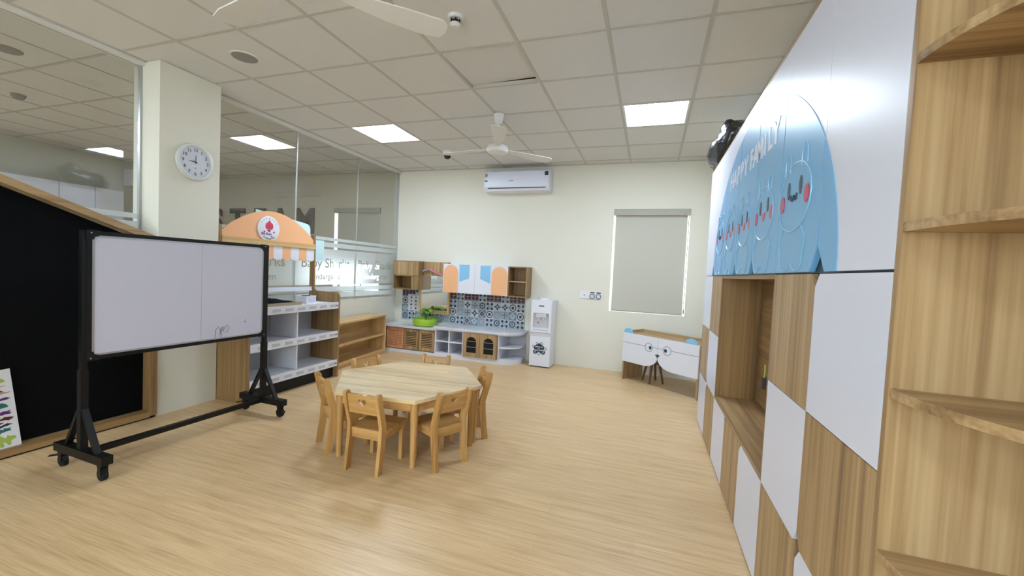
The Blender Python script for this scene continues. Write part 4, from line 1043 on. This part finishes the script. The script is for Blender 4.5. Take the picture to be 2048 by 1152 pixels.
# key tassel hanging on the near niche side
kt = thing('key_tassel', 'small dark key tag hanging on yellow cord at the niche edge', 'key tag', (.505, 2.085, .96))
MB().tube([(0, 0, .0), (.002, .0, -.03), (0, .004, -.06)], .003).build('cord', 'paint_green', kt)
MB().box(-.008, .008, -.006, .014, -.11, -.06).build('tag', 'ink', kt, bevel=.003)
# corner shelf unit at the near end
yo = RY-NC*CW
cs = thing('corner_shelf', 'tall wooden corner shelf unit with quarter-round shelves at the right edge', 'shelf', (RX+math.sin(RROT)*NC*CW, yo, 0), RROT)
CSD = DEP+.005
MB().box(0, CSD, -.018, -.001, 0, Z4+.012).build('side_panel', 'oak_v', cs, smooth=False)
MB().box(CSD-.01, CSD, -.40, -.0185, 0, Z4+.012).build('back_panel', 'oak_v', cs, smooth=False)
for z in (.02, .37, .725, 1.085, 1.445, 1.80, 2.16):
    R1 = CSD-.012; R2 = .36; n = 18
    P = [(CSD-.0105-R1*math.cos(PI/2*i/n), -.0185-R2*math.sin(PI/2*i/n)) for i in range(n+1)] + [(CSD-.0105, -.0185)]
    MB().prism(P, ((0, 0, z), (1, 0, 0), (0, 1, 0)), .02).build('quarter_shelf', 'oak_x', cs, smooth=False)
# black bin bag on top of the cabinet
bg = thing('black_bag', 'crumpled black plastic bag lying on top of the upper storage cabinet', 'bag', (.60, 4.09, Z4+.013))
bmx = bmesh.new(); bmesh.ops.create_icosphere(bmx, subdivisions=4, radius=1)
from mathutils import noise
for v in bmx.verts:
    p = v.co.copy(); n1 = noise.noise(p*1.7+Vector((3, 1, 7))); n2 = noise.noise(p*4.3); n3 = abs(noise.noise(p*7))
    q = p*(1+.22*n1+.09*n2-.10*n3)
    q = q*(1+.05*noise.noise(p*13))
    x, y, z = q.x*.17, q.y*.30, q.z*.16+.13
    if q.y < 0: z *= 1+.45*(-q.y); 
    z += .05*max(0, -q.y)
    v.co = (x, y, max(.0, z))
me = bpy.data.meshes.new('bag'); bmx.to_mesh(me); bmx.free(); me.materials.append(mat('bag')); me.shade_smooth()
link('bag_body', me, bg)

# ================================================================== TABLE AND CHAIRS
TX, TY, TR, TA, TZ = -1.74, 2.79, .59, math.radians(6), .455
def hexa(R, k): return (R*math.cos(k*PI/3), R*math.sin(k*PI/3))
for s, lb in ((-1, 'front half of the hexagonal table, trapezoid solid wood top nearest the camera'), (1, 'rear half of the hexagonal table, trapezoid solid wood top nearest the play kitchen')):
    t = thing('trapezoid_table', lb, 'table', (TX, TY, 0), TA, 'two trapezoid tables pushed together')
    P = [hexa(TR, 0), hexa(TR, 1), hexa(TR, 2), hexa(TR, 3)] if s > 0 else [hexa(TR, 3), hexa(TR, 4), hexa(TR, 5), hexa(TR, 6)]
    P = [(x, y+s*.0015) for x, y in P]
    MB().prism(P, ((0, 0, TZ-.024), (1, 0, 0), (0, 1, 0)), .024).build('table_top', 'rub_x', t, bevel=.005, seg=2)
    ks = (0, 1, 2, 3) if s > 0 else (3, 4, 5, 6)
    pts = []
    for k in ks:
        x, y = hexa(TR-.04, k)
        if k % 3 == 0: y = s*.035; x *= .955
        pts.append((x, y))
        MB().cyl((x, y, 0), (x, y, TZ-.0245), .019, .027, 16).build('leg', 'rub_v', t)
    for a, b_ in zip(pts, pts[1:]+pts[:1]):
        A = Vector((a[0], a[1], TZ-.055)); B = Vector((b_[0], b_[1], TZ-.055)); d = (B-A).normalized()
        MB().bar(A+d*.022, B-d*.022, .018, .06).build('apron', 'rub_h', t, bevel=.002)
def heart(cx, cz, s):
    return [(cx+s*.0625*16*math.sin(t)**3, cz+s*.0625*(13*math.cos(t)-5*math.cos(2*t)-2*math.cos(3*t)-math.cos(4*t))) for t in [2*PI*i/28 for i in range(28)]][::-1]
def make_chair():
    t = thing('small_chair', '', 'chair', (0, 0, 0), 0, 'small wooden chairs around the hexagonal table')
    W_ = .262; SH = .27; H_ = .522
    side_ = [(-.055, 0), (-.012, 0), (.022, .22), (.022, .30), (-.018, .44), (-.034, H_-.012), (-.044, H_), (-.066, H_), (-.078, H_-.012), (-.064, .44), (-.026, .30), (-.03, .21)]
    for x in (-W_/2, W_/2-.024):
        MB().prism(side_, ((x, 0, 0), (0, 1, 0), (0, 0, 1)), .024).build('back_post', 'rub_v', t, bevel=.004, seg=2)
    for x in (-W_/2+.004, W_/2-.03):
        MB().box(x, x+.026, .215, .245, 0, SH-.019).build('front_leg', 'rub_v', t, bevel=.003)
    MB().box(-W_/2+.0245, W_/2-.0245, -.012, .03, SH-.0185, SH).box(-W_/2-.006, W_/2+.006, .0235, .265, SH-.0185, SH).build('seat', 'rub_h', t, bevel=.004)
    MB().box(-W_/2+.0245, W_/2-.0245, -.008, .01, SH-.065, SH-.019).build('apron', 'rub_h', t, bevel=.002)
    MB().box(-W_/2+.0305, W_/2-.0305, .222, .238, SH-.06, SH-.019).build('apron', 'rub_h', t, bevel=.002)
    for x in (-W_/2+.008, W_/2-.024): MB().box(x, x+.016, .023, .2145, SH-.06, SH-.019).build('apron', 'rub_h', t, bevel=.002)
    hw = W_/2-.0245
    me = plate([rect(-hw, hw, 0, .128), heart(0, .078, .03)], .018)
    sl_ = Vector((0, -.03, .15)).normalized()
    MB().mesh(me, fmat(((0, -.022, .38), (1, 0, 0), sl_))).build('back_panel', 'rub_h', t, smooth=False)
    return t
ch0 = make_chair()
chairs = [(-1.67, 2.195, 270.8, 'small wooden chair with heart cutout at the front left side of the table'), (-1.228, 2.474, 334, 'small wooden chair with heart cutout at the front right side of the table'),
          (-2.135, 2.377, 236.8, 'small wooden chair on the left side of the table, facing right'), (-2.251, 2.966, 161, 'small wooden chair behind the table in front of the low shelf'),
          (-1.825, 3.328, 99, 'small wooden chair behind the table in front of the play kitchen'), (-1.259, 3.06, 35, 'small wooden chair at the right rear side of the table, back to open floor')]
for k, (x, y, a, lb) in enumerate(chairs):
    c_ = ch0 if k == 0 else copy_tree(ch0)
    c_['label'] = lb
    c_.location = (x, y, 0); c_.rotation_euler = (0, 0, math.radians(a+90))
